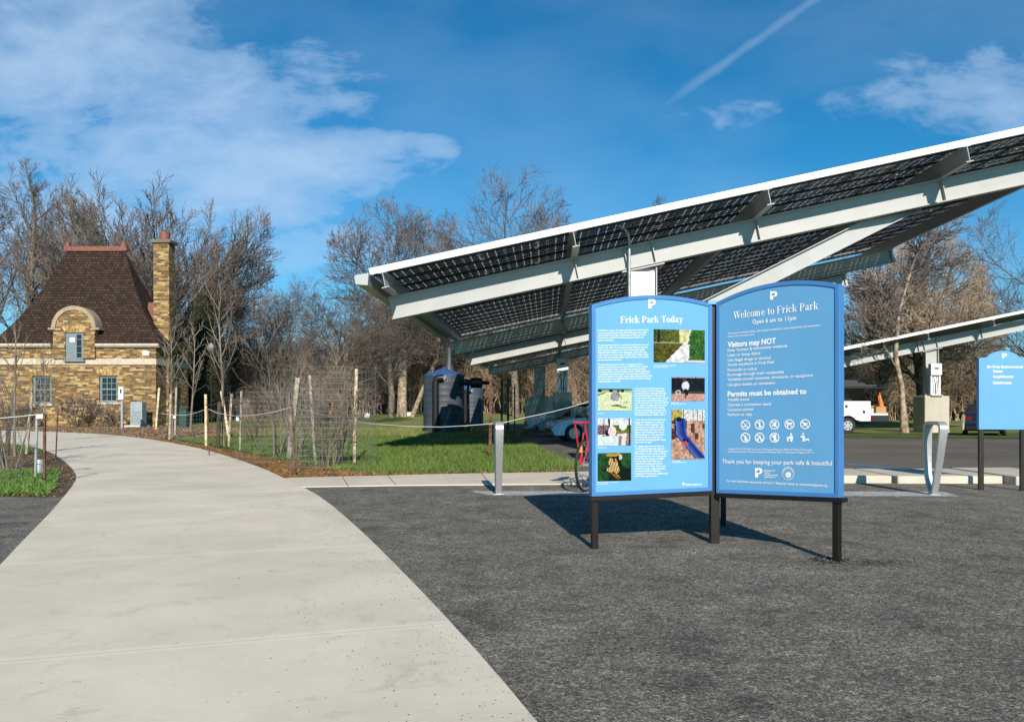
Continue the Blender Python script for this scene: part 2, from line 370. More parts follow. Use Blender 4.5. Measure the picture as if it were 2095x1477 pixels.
M['amber'] = mat('amber_reflector', (.8,.35,.03), .3, .05, 4)
m_, t_, n_, b_ = new_mat('window_glass'); b_.inputs['Base Color'].default_value = (.02,.025,.03,1); b_.inputs['Roughness'].default_value = .06; M['glass'] = m_
m_, t_, n_, b_ = new_mat('headlamp_glass'); b_.inputs['Base Color'].default_value = (.6,.62,.65,1); b_.inputs['Roughness'].default_value = .1; M['lamp'] = m_
# solar laminate: dark cells, clear glass between them
m_, t_, n_, b_ = new_mat('solar_glass')
uv = T(t_, 'ShaderNodeUVMap'); ux, uy, _ = n_.xyz(uv.outputs[0])
fx = n_.m('ABSOLUTE', n_.m('SUBTRACT', n_.m('FRACT', n_.m('DIVIDE', ux, .205)), .5)); fy = n_.m('ABSOLUTE', n_.m('SUBTRACT', n_.m('FRACT', n_.m('DIVIDE', uy, .205)), .5))
gap = n_.m('MAXIMUM', n_.m('MULTIPLY', n_.m('GREATER_THAN', n_.m('MAXIMUM', fx, fy), .474), .62), n_.m('GREATER_THAN', n_.m('ADD', fx, fy), .865))
b_.inputs['Base Color'].default_value = (.010,.011,.014,1); b_.inputs['Roughness'].default_value = .25
trn = T(t_, 'ShaderNodeBsdfTransparent'); trn.inputs[0].default_value = (.9,.95,1,1)
dif = T(t_, 'ShaderNodeBsdfTranslucent'); dif.inputs[0].default_value = (.85,.87,.9,1)
g2 = T(t_, 'ShaderNodeMixShader'); g2.inputs[0].default_value = .55; t_.links.new(trn.outputs[0], g2.inputs[1]); t_.links.new(dif.outputs[0], g2.inputs[2])
mx = T(t_, 'ShaderNodeMixShader'); t_.links.new(gap, mx.inputs[0]); t_.links.new(b_.outputs[0], mx.inputs[1]); t_.links.new(g2.outputs[0], mx.inputs[2])
t_.links.new(mx.outputs[0], t_.nodes['Material Output'].inputs[0]); M['solar'] = m_

# ------------------------------------------------------------------ ground sheets
def sheet(name, pts, z, m, thick=0, loc=None):
    b = MB(); n = len(pts); top = [(p[0], p[1], z) for p in pts]
    if thick:
        b.add(top+[(x, y, z-thick) for x, y, _ in top], [tuple(range(n))]+[(i, (i+1)%n, n+(i+1)%n, n+i) for i in range(n)])
    else: b.add(top, [tuple(range(n))])
    return props(b.build(name, m, loc=loc or (0,0,0), recalc=bool(thick)), kind='structure')
xs = np.linspace(-600, 600, 61); ys = np.r_[np.linspace(-40, 40, 6), np.linspace(44, 260, 60), np.linspace(300, 1600, 12)]
X, Y = np.meshgrid(xs, ys); Z = np.vectorize(gz)(Y)-.03; nxs = len(xs)
idx = np.array([[j*nxs+i, j*nxs+i+1, (j+1)*nxs+i+1, (j+1)*nxs+i] for j in range(len(ys)-1) for i in range(nxs-1)])
props(np_obj('ground', np.c_[X.ravel(), Y.ravel(), Z.ravel()], idx, M['far']), kind='structure')
def g2(*a): return [G(*q) for q in a]
# wooded rise far behind
def hill_h(x, y):
    ridge = 7.5+3.0*math.sin(x*.021+1)+1.5*math.sin(x*.06)+(3.5 if x > 60 else 3.5*max(0, (x-20)/40))
    t = min(max((y-118)/70, 0), 1); return gz(y)-.05+ridge*t*t*(3-2*t)
hx = np.linspace(-260, 320, 90); hy = np.linspace(110, 320, 22)
X, Y = np.meshgrid(hx, hy); Z = np.vectorize(hill_h)(X, Y); nh = len(hx)
idx = np.array([[j*nh+i, j*nh+i+1, (j+1)*nh+i+1, (j+1)*nh+i] for j in range(len(hy)-1) for i in range(nh-1)])
props(np_obj('hill', np.c_[X.ravel(), Y.ravel(), Z.ravel()], idx, M['hillfloor']), kind='structure')

walk_front = g2((612, 997), (800, 994), (1190, 991), (1500, 989))
sheet('gravel_yard', [(-40,-8,0), (40,-8,0), (40,13.95,0), (9.3,13.95,0), (4,13.75,0)]+[tuple(p) for p in reversed(walk_front)]+[(-3.6,13.2,0), (-6.6,13.2,0), (-6.6,11.65,0), (-40,11.65,0)], .0, M['gravel'])
right_edge = [(1250,1625), (1095,1477), (1030,1398), (960,1318), (900,1252), (850,1199), (800,1148), (755,1103), (715,1066), (680,1036), (650,1014), (615,995), (583,980), (545,962), (500,945), (450,929), (400,916), (350,906), (300,898), (250,892), (200,888), (130,884.5), (60,882), (0,880.5), (-200,878)]
left_edge = [(-400,903), (-60,904), (0,906), (50,911), (85,918), (110,928), (130,942), (146,956), (156,971), (155,985), (146,998), (135,1012), (120,1030), (100,1053), (70,1084), (40,1115), (0,1158), (-60,1225), (-170,1350), (-400,1625)]
path_pts = [tuple(G(*q)) for q in right_edge]+[tuple(G(*q)) for q in left_edge]
path_pts = [(2.2, -3, 0)]+path_pts+[(-4.9, -3, 0)]
sheet('concrete_path', path_pts, .012, M['path'], .05)
walk_back = g2((583, 979), (700, 976), (900, 971), (1190, 966), (1500, 963))
sheet('sidewalk', [tuple(p) for p in walk_front]+[tuple(p) for p in reversed(walk_back)], .016, M['walk'], .05)
# joints in the sidewalk are thin black strips laid on the slab
for i, (a, b_) in enumerate((((700, 976), (712, 996)), ((793, 974), (810, 994)), ((985, 969.5), (1003, 992.3)), ((1180, 966.5), (1200, 991)))):
    p, q = G(*a), G(*b_); d = (q-p).normalized(); s_ = Vector((-d.y, d.x, 0))*.006
    props(sheet('sidewalk_joint', [p+s_, q+s_, q-s_, p-s_], .0175, M['black']), kind='structure')
lawn = [tuple(p) for p in walk_back]+[tuple(G(*q)) for q in ((1190,905), (1100,893), (1100,884), (1000,880), (-150,877.5))]+[tuple(G(*q)) for q in reversed([r for r in right_edge if r[1] <= 980])]
lawn = [tuple(p) for p in walk_back[:4]]+[(1.42,15.5,0),(1.3,17,0),(1.15,20,0),(.7,23,0),(.4,30,0),(.4,44.5,0),(-45,44.5,0)]+[tuple(G(*q)) for q in reversed([r for r in right_edge if r[1] <= 979 and r[0] >= 60])]
sheet('lawn', lawn, -.008, M['lawn'])
dry = [tuple(G(px, py)) for px, py in ((583,979.5),(700,976),(900,971.2),(1190,966.5),(1190,963.5),(900,967.5),(760,968),(700,961),(650,954),(580,941),(500,927),(430,913),(350,900),(300,894.5),(300,897.5),(350,905.5),(400,915.5),(450,928.5),(500,944.5),(545,961.5))]
sheet('mulch_strip', dry, -.003, M['dry'])
sheet('mulch_bed', [tuple(G(px, py)) for px, py in ((-150,877.6),(60,881.6),(200,887.5),(300,897),(330,898),(420,890),(560,882),(620,873),(600,871.6),(-150,871.6))], -.002, M['soil'])
sheet('planting_bed', [tuple(G(px, py)) for px, py in left_edge[:12]]+[(-6.6, 11.7, 0), (-40, 11.7, 0)], -.006, M['soil'])
lot = [(1.42,14.9,0),(4,15.3,0),(9.3,15.4,0),(60,15.4,0),(60,32.5,0),(22,33.4,0),(16,34.6,0),(9,35.5,0),(9,62,0),(-1,62,0),(0,44,0),(.4,30,0),(.7,23,0),(1.15,20,0),(1.3,17,0)]
sheet('parking_lot', lot, -.004, M['asphalt'])
sheet('grass_island', [(9,35.5,0),(16,34.6,0),(22,33.4,0),(60,32.5,0),(60,41,0),(9,41,0)], .01, M['lawn'])
sheet('blue_parking_line', [tuple(G(*q)) for q in ((1700,945),(1830,957),(1822,958),(1700,947.5))], .001, M['linblue'])
for i, (a, b_) in enumerate((((1.6,24.5),(7,24.3)), ((1.5,28.2),(7,28)), ((1.4,35.1),(7,35)))):
    sheet('parking_line', [(a[0],a[1],0),(b_[0],b_[1],0),(b_[0],b_[1]+.1,0),(a[0],a[1]+.1,0)], .001, M['whiteline'])
sheet('rack_paving_strip', [tuple(G(*q)) for q in ((958,1005),(1000,1013.5),(1965,1016),(1930,1006))], .006, M['band'])
# raised kerb blocks by the car park
for (x0_, x1_, y0_, lab) in ((3.72, 6.55, 13.82, 'long concrete kerb block behind the welcome panel, left of the gap'), (6.62, 8.42, 13.75, 'middle concrete kerb block behind the right bike rack'), (8.46, 9.62, 13.45, 'end concrete kerb block beside the direction sign')):
    k = MB(); k.box(x0_, x1_, y0_, 15.45, -.02, .13 if x1_ < 9 else .15)
    props(k.build('kerb_block', M['kerb'], loc=((x0_+x1_)/2, 14.6, 0), bevel=.02), lab, 'kerb', 'concrete kerb blocks')
sheet('kerb_strip', [(9.66,13.95,0),(40,13.95,0),(40,14.15,0),(9.66,14.15,0)], .02, M['kerb'], .05)

# ------------------------------------------------------------------ information kiosk
rng = random.Random(7)
def make_text(body, font_scale=1.0, bold=0.0, spacing=1.0):
    """flat text outline mesh from the built-in font, returned as (verts, faces) with width/height"""
    c = bpy.data.curves.new('t', 'FONT'); c.body = body; c.size = 1; c.offset = bold; c.space_character = spacing; c.resolution_u = 3; c.fill_mode = 'FRONT'
    o = bpy.data.objects.new('t', c); COL.objects.link(o)
    dg = bpy.context.evaluated_depsgraph_get(); me = bpy.data.meshes.new_from_object(o.evaluated_get(dg))
    v = [tuple(q.co) for q in me.vertices]; f = [tuple(p.vertices) for p in me.polygons]
    bpy.data.objects.remove(o); bpy.data.curves.remove(c); bpy.data.meshes.remove(me)
    return v, f
class Face:
    """a vertical board from (x0,y0) to (x1,y1); positions are found on it by the ray through a photograph pixel"""
    def __init__(s, a, b, off):
        s.a = Vector((a[0], a[1], 0)); d = Vector((b[0]-a[0], b[1]-a[1], 0)); s.w = d.length; s.d = d.normalized()
        s.n = Vector((s.d.y, -s.d.x, 0)); s.off = off
        if s.n.y > 0: s.n = -s.n
    def sz(s, px, py):
        r = Vector(((px-CX)/F, 1, -(py-HY)/F)); o = Vector((0, 0, H)); q = s.a+s.n*s.off
        t = (q-o).dot(s.n)/r.dot(s.n); p = o+r*t
        return (p-q).dot(s.d), p.z
    def at(s, u, z, off=0): return s.a+s.n*(s.off+off)+s.d*u+Vector((0,0,z))
    def text(s, mb, body, pl, pr, hpx, bold=0, m=0, spacing=1.0, shear=0):
        """baseline from pixel pl to pixel pr, hpx = cap height in pixels"""
        v, f = make_text(body, bold=bold, spacing=spacing)
        if not v: return
        x0 = min(q[0] for q in v); x1 = max(q[0] for q in v)
        u0, z0 = s.sz(*pl); u1, z1 = s.sz(*pr); _, zt = s.sz(pl[0], pl[1]-hpx); hh = (zt-z0)/.70
        k = (u1-u0)/(x1-x0)
        mb.add([s.at(u0+(q[0]-x0)*k, z0+(z1-z0)*(q[0]-x0)/(x1-x0)+q[1]*hh, .004) for q in v], f, m)
    def poly(s, mb, pts, m=0, off=.004):
        q = [s.at(*s.sz(*p), off) for p in pts]; mb.add(q, [tuple(range(len(q)))], m)
    def quad_uv(s, mb, u0, u1, z0, z1, off=.004, m=0):
        mb.add([s.at(u0,z0,off), s.at(u1,z0,off), s.at(u1,z1,off), s.at(u0,z1,off)], [(0,1,2,3)], m)

# --- a small slab-serif alphabet for the two titles (strokes as polygons, units: cap height .7)
def serif_glyphs():
    g = {}
    def rect(x0, y0, x1, y1): return [(x0,y0),(x1,y0),(x1,y1),(x0,y1)]
    def stem(x, y0, y1, sb=1, st=1, w_=.12):
        r = [rect(x, y0, x+w_, y1)]
        if sb: r.append(rect(x-.05, y0, x+w_+.05, y0+.035))
        if st == 1: r.append(rect(x-.05, y1-.035, x+w_+.05, y1))
        if st == 2: r.append([(x-.06,y1-.06),(x,y1-.09),(x+.02,y1),(x-.0,y1)])
        return r
    def diag(x0, y0, x1, y1, w_): return [[(x0,y0),(x0+w_,y0),(x1+w_,y1),(x1,y1)]]
    def ring(cx, cy, rx, ry, tx=.10, ty=.035, a0=0, a1=360, n=22):
        out = []
        for i in range(n):
            a, b = math.radians(a0+(a1-a0)*i/n), math.radians(a0+(a1-a0)*(i+1)/n)
            def pt(t, inn):
                kx = rx-(tx if inn else 0); ky = ry-(ty if inn else 0); return (cx+kx*math.cos(t), cy+ky*math.sin(t))
            out.append([pt(a,0), pt(b,0), pt(b,1), pt(a,1)])
        return out
    g['F'] = (.58, stem(.07,0,.7)+[rect(.19,.66,.54,.7), rect(.50,.53,.54,.66), rect(.19,.34,.40,.375), rect(.37,.28,.41,.43)])
    g['P'] = (.58, stem(.07,0,.7)+ring(.27,.505,.25,.195,.11,.04,-90,90)+[rect(.19,.31,.28,.345), rect(.19,.665,.28,.7)])
    g['T'] = (.60, stem(.24,0,.66,1,0)+[rect(.03,.66,.57,.7), rect(.03,.52,.065,.68), rect(.535,.52,.57,.68)])
    g['W'] = (.92, diag(.10,.7,.27,0,.12)+diag(.44,.7,.30,0,.04)+diag(.44,.7,.62,0,.12)+diag(.82,.7,.66,0,.04)+[rect(.02,.665,.30,.7), rect(.36,.665,.62,.7), rect(.74,.665,.95,.7)])
    g['r'] = (.40, stem(.06,0,.48,1,2)+ring(.26,.36,.10,.12,.05,.05,60,170)+ring(.31,.42,.055,.055,.055,.055))
    g['i'] = (.27, stem(.07,0,.48,1,2)+ring(.13,.62,.07,.07,.07,.07))
    g['l'] = (.27, stem(.07,0,.72,1,2)); g['k'] = (.54, stem(.06,0,.72,1,2)+diag(.20,.22,.38,.46,.04)+diag(.36,0,.22,.27,.12)+[rect(.30,.445,.50,.48), rect(.31,0,.53,.035)])
    g['c'] = (.43, ring(.23,.24,.20,.25,.11,.04,50,320)+ring(.355,.37,.05,.05,.05,.05))
    g['e'] = (.45, ring(.23,.24,.20,.25,.11,.04,0,325)+[rect(.12,.235,.43,.265)])
    g['o'] = (.48, ring(.24,.24,.21,.25,.11,.035))
    g['a'] = (.47, ring(.19,.14,.16,.15,.10,.035)+[rect(.27,.02,.38,.36), rect(.36,0,.45,.05)]+ring(.22,.35,.16,.14,.10,.04,0,170))
    g['d'] = (.54, ring(.22,.24,.19,.25,.11,.035)+stem(.33,0,.72,0,2)+[rect(.43,0,.51,.035)])
    g['m'] = (.80, stem(.06,0,.48,1,2)+ring(.28,.34,.12,.145,.11,.05,0,150)+stem(.29,0,.36,1,0)+ring(.52,.34,.12,.145,.11,.05,0,150)+stem(.53,0,.36,1,0))
    g['t'] = (.33, [rect(.08,.05,.20,.60), rect(.01,.445,.31,.48)]+ring(.20,.09,.12,.10,.10,.045,180,330))
    g['y'] = (.50, diag(.08,.48,.23,.02,.11)+diag(.42,.48,.17,-.2,.035)+ring(.14,-.16,.06,.055,.06,.055)+[rect(.01,.445,.23,.48), rect(.33,.445,.50,.48)])
    return g
SG = serif_glyphs()
def serif_text(face, mb, body, pl, pr, hpx):
    u0, z0 = face.sz(*pl); u1, z1 = face.sz(*pr); _, zt = face.sz(pl[0], pl[1]-hpx); hh = (zt-z0)/.70
    tw = sum(SG[c][0] if c != ' ' else .26 for c in body); k = (u1-u0)/tw; x = 0
    for c in body:
        if c == ' ': x += .26; continue
        wd, polys = SG[c]
        for j, pl_ in enumerate(polys):
            mb.add([face.at(u0+(x+a)*k, z0+(z1-z0)*(x+a)/tw+b*hh, .004+.00015*(j % 7)) for a, b in pl_], [tuple(range(len(pl_)))])
        x += wd
def logo_P(face, mbw, mbb, x0, y0, x1, y1):
    """bold P with a little skyline in the bowl; pixel box"""
    def q(u, v): return (x0+(x1-x0)*u, y0+(y1-y0)*v)
    pts = [q(0,0), q(.6,0)]+[q(.62+.38*math.sin(math.pi*i/8), .32-.32*math.cos(math.pi*i/8)) for i in range(1, 8)]+[q(.6,.66), q(.42,.66), q(.42,1), q(0,1)]
    face.poly(mbw, pts)
    face.poly(mbb, [q(.2,.5), q(.2,.36), q(.34,.36), q(.34,.28), q(.46,.33), q(.46,.2), q(.60,.2), q(.60,.3), q(.66,.26), q(.66,.42), q(.5,.46), q(.5,.52), q(.36,.46)], off=.0055)

# --- little prints: colours painted cell by cell
def print_mesh(name, face, x0, y0, x1, y1, fn, parent, nx=56, ny=40, skew=0):
    u0, zt = face.sz(x0, y0); u1, zb = face.sz(x1, y1)
    V = []; C = []; Fa = []; k = 0; rr = np.random.RandomState(len(name)+int(x0))
    nz = rr.rand(ny+2, nx+2)
    for j in range(ny):
        for i in range(nx):
            a, b = i/nx, j/ny; a2, b2 = (i+1)/nx, (j+1)/ny
            for (p, q) in ((a,b),(a2,b),(a2,b2),(a,b2)): V.append(tuple(face.at(u0+(u1-u0)*p, zt+(zb-zt)*q, .0045)))
            c = fn((a+a2)/2, (b+b2)/2, nz[j, i], nz[j//3, i//3], nz[j//6, i//6]); gm = sum(c)/3; C += [tuple(max(0, (v*.86+gm*.14)*(.86+.28*nz[j, i]))**2.1*.62 for v in c)]*4; Fa.append((k, k+1, k+2, k+3)); k += 4
    base_ = base(parent)
    o = np_obj(name, np.array(V)-np.array(base_), np.array(Fa), M['print'], (0,0,0), np.clip(np.array(C), 0, 1)); o.parent = parent
    return o
def lerp(a, b, t): return tuple(x+(y-x)*t for x, y in zip(a, b))
def ell(x, y, cx, cy, rx, ry): return ((x-cx)/rx)**2+((y-cy)/ry)**2 < 1
def segd(x, y, x0, y0, x1, y1):
    dx_, dy_ = x1-x0, y1-y0; t = max(0, min(1, ((x-x0)*dx_+(y-y0)*dy_)/(dx_*dx_+dy_*dy_+1e-9))); return math.hypot(x-x0-dx_*t, y-y0-dy_*t)
def im_creek(x, y, n1, n2, n3):
    edge = .35+(1-y)*.32
    if x > .66+.05*n3-.06*(y-.5): c = lerp((.06,.22,.05), (.28,.5,.16), n1*.7+n3*.3)
    elif y > .38 and x > .22+(1-y)*.62: c = lerp((.8,.8,.8), (.98,.98,.98), n2)
    elif y > .42: c = lerp((.16,.17,.02), (.50,.46,.05), n1*.5+n2*.5*(1-abs(x-.35)))
    elif x > .5: c = lerp((.75,.72,.4), (.95,.95,.75), n2)
    elif abs(y-.40) < .03: c = (.55,.55,.42)
    else: c = lerp((.10,.16,.03), (.55,.55,.14), n1*.5+x*.7)
    if y > .93 and x > .6: c = (.8,.8,.8)
    if y < .4 and abs(x-.1) < .015: c = (.05,.06,.02)
    return c
def im_bowls(x, y, n1, n2, n3):
    c = lerp((.80,.86,.62), (.88,.92,.72), n2)
    if y < .05: c = (.05,.05,.04)
    elif y < .16: c = (.62,.72,.45) if int(x*9) % 3 else (.12,.12,.1)
    if abs(y-.15) < .012 or segd(x, y, 0, .28, .2, .18) < .02: c = (.06,.06,.05)
    if ell(x, y, .50, .36, .13, .22): c = lerp((.45,.45,.5), (.66,.66,.70), n1)
    if ell(x, y, .60, .10, .05, .07): c = (.35,.25,.2)
    if segd(x, y, .6, .2, .7, .42) < .015: c = (.2,.15,.12)
    if segd(x, y, .43, .55, .22, .62) < .02 or segd(x, y, .22, .62, .24, .72) < .02 or segd(x, y, .5, .55, .55, .66) < .025: c = (.92,.92,.92)
    if ell(x, y, .55, .77, .16, .035) or ell(x, y, .75, .85, .12, .02): c = (.12,.2,.06)
    if ell(x, y, .84, .61, .02, .03): c = (.03,.03,.03)
    return c
def im_girl(x, y, n1, n2, n3):
    c = lerp((.75,.75,.8), (.95,.95,.98), n1)
    if y > .25 and x > .45: c = lerp((.30,.38,.06), (.50,.55,.2), n2)
    if y > .55 and x > .5: c = lerp((.45,.42,.42), (.6,.55,.55), n2)
    if x < .35 and .25 < y < .6: c = lerp((.28,.2,.22), (.6,.45,.5), n1)
    if abs(x-.18) < .015 or abs(x-.33-.06*y) < .025 and y < .35 or abs(x-.95) < .02: c = (.1,.09,.09)
    if ell(x, y, .30, .55, .08, .12) or ell(x, y, .17, .72, .08, .1): c = (.04,.03,.05)
    if ell(x, y, .43, .48, .12, .19): c = (.93,.82,.80)
    if y > .66 and x < .62: c = lerp((.75,.85,.88), (.9,.95,.95), n2)
    if ell(x, y, .75, .3, .11, .14): c = (.92,.92,.92)
    if segd(x, y, .62, .62, .8, .60) < .04 or segd(x, y, .8, .6, .76, .98) < .06: c = (.92,.84,.82)
    return c
def im_butterfly(x, y, n1, n2, n3):
    c = lerp((.01,.07,.03), (.03,.13,.05), n3)
    if y < .45-.5*x+.2 and x < .4 or ell(x, y, .12, .85, .22, .22): c = lerp((.05,.2,.06), (.14,.36,.14), n2)
    if ell(x, y, .88, .2, .2, .35): c = lerp((.06,.22,.08), (.15,.4,.17), n2)
    if segd(x, y, .3, .08, .62, .06) < .05: c = (.8,.55,.02)
    if ell(x, y, .68, .15, .05, .1): c = (.75,.75,.7)
    if segd(x, y, .45, .3, .52, .62) < .13 or ell(x, y, .42, .6, .16, .1): 
        c = (.85,.70,.42)
        if abs(math.sin((x*1.0+y*.25)*40)) < .38: c = (.02,.02,.02)
    if segd(x, y, .45, .72, .62, .88) < .06: c = (.75,.45,.1) if n1 > .5 else (.02,.02,.02)
    if segd(x, y, .47, .18, .5, .3) < .03: c = (.05,.05,.06)
    return c
def im_tennis(x, y, n1, n2, n3):
    if y < .06: c = (.6,.58,.7)
    elif y < .6: c = lerp((.04,.04,.09), (.1,.1,.16), n3)
    elif y < .7: c = (.2,.25,.16)
    else: c = lerp((.72,.5,.45), (.85,.62,.58), n2)
    if y < .6 and (abs(x-.2) < .01 or abs(x-.72) < .01): c = (.02,.02,.04)
    if ell(x, y, .42, .38, .11, .2): c = (.86,.86,.88)
    if ell(x, y, .38, .14, .05, .08): c = (.35,.2,.16)
    if segd(x, y, .42, .55, .46, .72) < .05: c = (.03,.03,.05)
    if segd(x, y, .44, .72, .42, .88) < .02: c = (.25,.12,.1)
    if abs(math.hypot((x-.2)/.9, y-.64)-.07) < .02: c = (.75,.75,.75)
    return c
def im_slide(x, y, n1, n2, n3):
    if y < .22: c = lerp((.7,.7,.7), (.92,.92,.95), n1) if x > .3 else lerp((.5,.42,.1), (.85,.75,.3), n1)
    else: c = lerp((.62,.42,.34), (.85,.68,.58), n2) if (n3 > .45 or y > .6) else lerp((.25,.12,.08), (.42,.24,.18), n1)
    if y < .22 and abs((x*7) % 1-.5) < .06 and x > .3: c = (.2,.17,.15)
    # the curved blue slide
    cx = .12+.10*(y-.2) if y < .5 else .15+(y-.5)*1.25
    wd = .30 if y < .5 else .30
    if y > .17 and cx-.05 < x < cx+wd and y < .98:
        t = (x-cx+.05)/(wd+.05); c = lerp((.35,.48,.8), (.04,.14,.5), min(1, t*1.4)) if t < .85 else (.15,.3,.7)
        if t < .12: c = (.03,.08,.25)
    if ell(x, y, .22, .19, .09, .045): c = (.03,.03,.08)
    if ell(x, y, .40, .68, .10, .06): c = (.7,.3,.42)
    if ell(x, y, .38, .61, .05, .03) or ell(x, y, .48, .62, .04, .03): c = (.1,.03,.08)
    return c

A_, C_, B_, K_ = (.742, 7.40), (1.94, 7.70), (2.76, 6.76), (2.335, 8.85)
def dirn(p, q): v = Vector((q[0]-p[0], q[1]-p[1], 0)); return v.normalized()
kiosk = thing('park_kiosk', (C_[0], C_[1], 0), 'three-sided blue park information kiosk with arched panels on dark posts in the gravel', 'information sign')
kp = MB(); kp.obox(Vector((C_[0]+.005, C_[1]+.01, 1.12)), Vector((.043,0,0)), Vector((0,.043,0)), Vector((0,0,1.16))); kp.build('post', M['darkbrown'], kiosk, bevel=.006)
kc = MB(); kc.obox(Vector((C_[0], C_[1]-.01, 2.30)), Vector((.075,0,0)), Vector((0,.06,0)), Vector((0,0,.018))); kc.build('post_cap', M['capblue'], kiosk, bevel=.004)
def board(a, b, zb0, zb1, zt0, zt1, rise, name, lab, inset=.0, fside=1):
    """arched blue box panel between two ground points; returns part object and Face"""
    a3, b3 = Vector((a[0], a[1], 0)), Vector((b[0], b[1], 0)); d = (b3-a3); Lb = d.length; d.normalize(); n = Vector((d.y, -d.x, 0))
    if n.y > 0: n = -n
    ux = Vector((d.x, d.y, 0)); uz = Vector((0,0,1)); N = 18
    def arch(m_, drop):   # outline: bottom-left, bottom-right, arch back
        def zb(t): return zb0+(zb1-zb0)*t
        def zt(t): return zt0+(zt1-zt0)*t+rise*(1-(2*t-1)**2)
        out = [(m_, zb(m_/Lb)+drop), (Lb-m_, zb(1-m_/Lb)+drop)]
        for i in range(N+1):
            t = 1-i/N; s_ = m_+(Lb-2*m_)*t; out.append((s_, zt(s_/Lb)-drop))
        return out
    outer, inner = arch(0, 0), arch(.037, .037)
    fr = MB(); k = len(outer); th = .045
    def pt(q, off): return a3+ux*q[0]+uz*q[1]+n*off
    vs = [pt(q, th) for q in outer]+[pt(q, th) for q in inner]+[pt(q, -th) for q in outer]+[pt(q, th-.014) for q in inner]
    fs = []
    for i in range(k):
        j = (i+1) % k; fs += [(i, j, k+j, k+i), (i, j, 2*k+j, 2*k+i), (k+i, k+j, 3*k+j, 3*k+i)]
    fs.append(tuple(range(2*k, 3*k))); fr.add(vs, fs)
    root = fr.build(name, M['frameblue'], kiosk, bevel=.003); props(root, lab)
    fc = MB(); fc.add([pt(q, th-.010) for q in inner], [tuple(range(k))]); fc.build('panel_face', M['panelblue'], root, recalc=False)
    return root, Face((a[0], a[1]), (b[0], b[1]), th-.010)
dl, dr, dk = dirn(A_, C_), dirn(C_, B_), dirn(C_, K_)
lp, LF = board((A_[0]-.02, A_[1]-.005), (C_[0]-.04, C_[1]-.01), .485, .507, 2.245, 2.29, .085, 'story_panel', 'light blue panel with a park history text and six small photographs')
rp_, RF = board((C_[0]+dr.x*.055, C_[1]+dr.y*.055), (B_[0]+dr.x*.02, B_[1]+dr.y*.02), .488, .545, 2.30, 2.335, .10, 'welcome_panel', 'blue panel with the park welcome text, rules and pictograms')
# third panel, seen edge-on from the path
t3, TF = board((C_[0]+dk.x*.07+.0, C_[1]+dk.y*.07), (K_[0]-dk.x*.03, K_[1]-dk.y*.03), .50, .50, 2.28, 2.28, .085, 'rear_panel', None)
for (p, off) in ((A_, -.0), (B_, 0), (K_, 0)):
    q = MB(); dd = dirn(C_, p); c = Vector((p[0], p[1], .24))
    q.obox(c-Vector((dd.x, dd.y, 0))*.02, dd*.029, Vector((-dd.y, dd.x, 0))*.029, Vector((0,0,.30))); q.build('post', M['darkbrown'], kiosk, bevel=.004)
for (p, ext) in ((A_, .03), (B_, .05), (K_, .0)):
    q = MB(); dd = dirn(C_, p); e = Vector((p[0], p[1], 0))+dd*ext; s0 = Vector((C_[0], C_[1], 0))+dd*.05
    zz = .465 if p is not B_ else .0
    if p is B_: q.bar(s0+Vector((0,0,.465)), e+Vector((0,0,.525)), .10, .035)
    else: q.bar(s0+Vector((0,0,.482)), e+Vector((0,0,.46)), .10, .035)
    q.build('bottom_rail', M['darkbrown'], kiosk, bevel=.003)
# ---- writing on the left panel
ti = MB(); serif_text(LF, ti, 'Frick Park Today', (1269, 661), (1397, 659.5), 13.5); ti.build('title', M['white'], lp, recalc=False)
lg, lb = MB(), MB(); logo_P(LF, lg, lb, 1326, 612, 1341, 631); lg.build('logo', M['white'], lp, recalc=False); lb.build('logo_skyline', M['frameblue'], lp, recalc=False); lg, lb = MB(), MB(); logo_P(LF, lg, lb, 1396, 987, 1400.5, 993)
LF.text(lg, 'pittsburghparks.org', (1402, 992.6), (1435, 992.0), 3.3, bold=.02)
lg.build('logo', M['white'], lp, recalc=False)
body = MB()
blk1 = ['Frick Park is a place of respite and enjoyment, thanks to its', 'many strong partnerships and dedicated supporters. Chief', 'among these are the City of Pittsburgh, the Pittsburgh Parks', 'Conservancy, and the Frick Environmental Center, and', 'parks volunteers.']
w1 = [103, 100, 97, 93, 33]
blk2 = ['Of importance since Frick is a wooded terrain that the trees and', 'slopes of the valley. The restored park has 644 acres included', 'some of natural vegetation of one of Pittsburgh\'s largest', 'Regional Parks. Nearby is the original gate, which welcomes', 'most families to its many edges on Pittsburgh\'s "Nature Way,"', 'in one area of wood and stream valley restored, and cared for', 'by conservationists and work.']
w2 = [103, 101, 96, 100, 104, 105, 48]
blk3 = ['The Frick Environmental Center is the gateway to Park', 'education. At these the nature zone of all Frick trails scientist', 'find new designed center to educate with natural processes,', 'connecting nature and generations across. The all classes are', 'a community educational events. The renovating outdoors are', 'about partnership in the park\'s classes, please find yourself around', 'for the benefits and neighborhoods and for the park\'s ecology', 'a gathering place of nature.']
w3 = [92, 102, 98, 106, 105, 110, 108, 47]
def block(lines, widths, x, y0, y1, step0, tilt, h):
    n_l = len(lines)
    for i, (s_, wd) in enumerate(zip(lines, widths)):
        y = y0+(y1-y0)*i/(n_l-1); LF.text(body, s_, (x, y), (x+wd, y+tilt*wd), h, bold=.012)
block(blk1, w1, 1223, 678, 698, 0, -.014, 3.3)
block(blk2, w2, 1223, 708, 738, 0, -.012, 3.3)
block(blk3, w3, 1223, 748, 782, 0, -.016, 3.3)
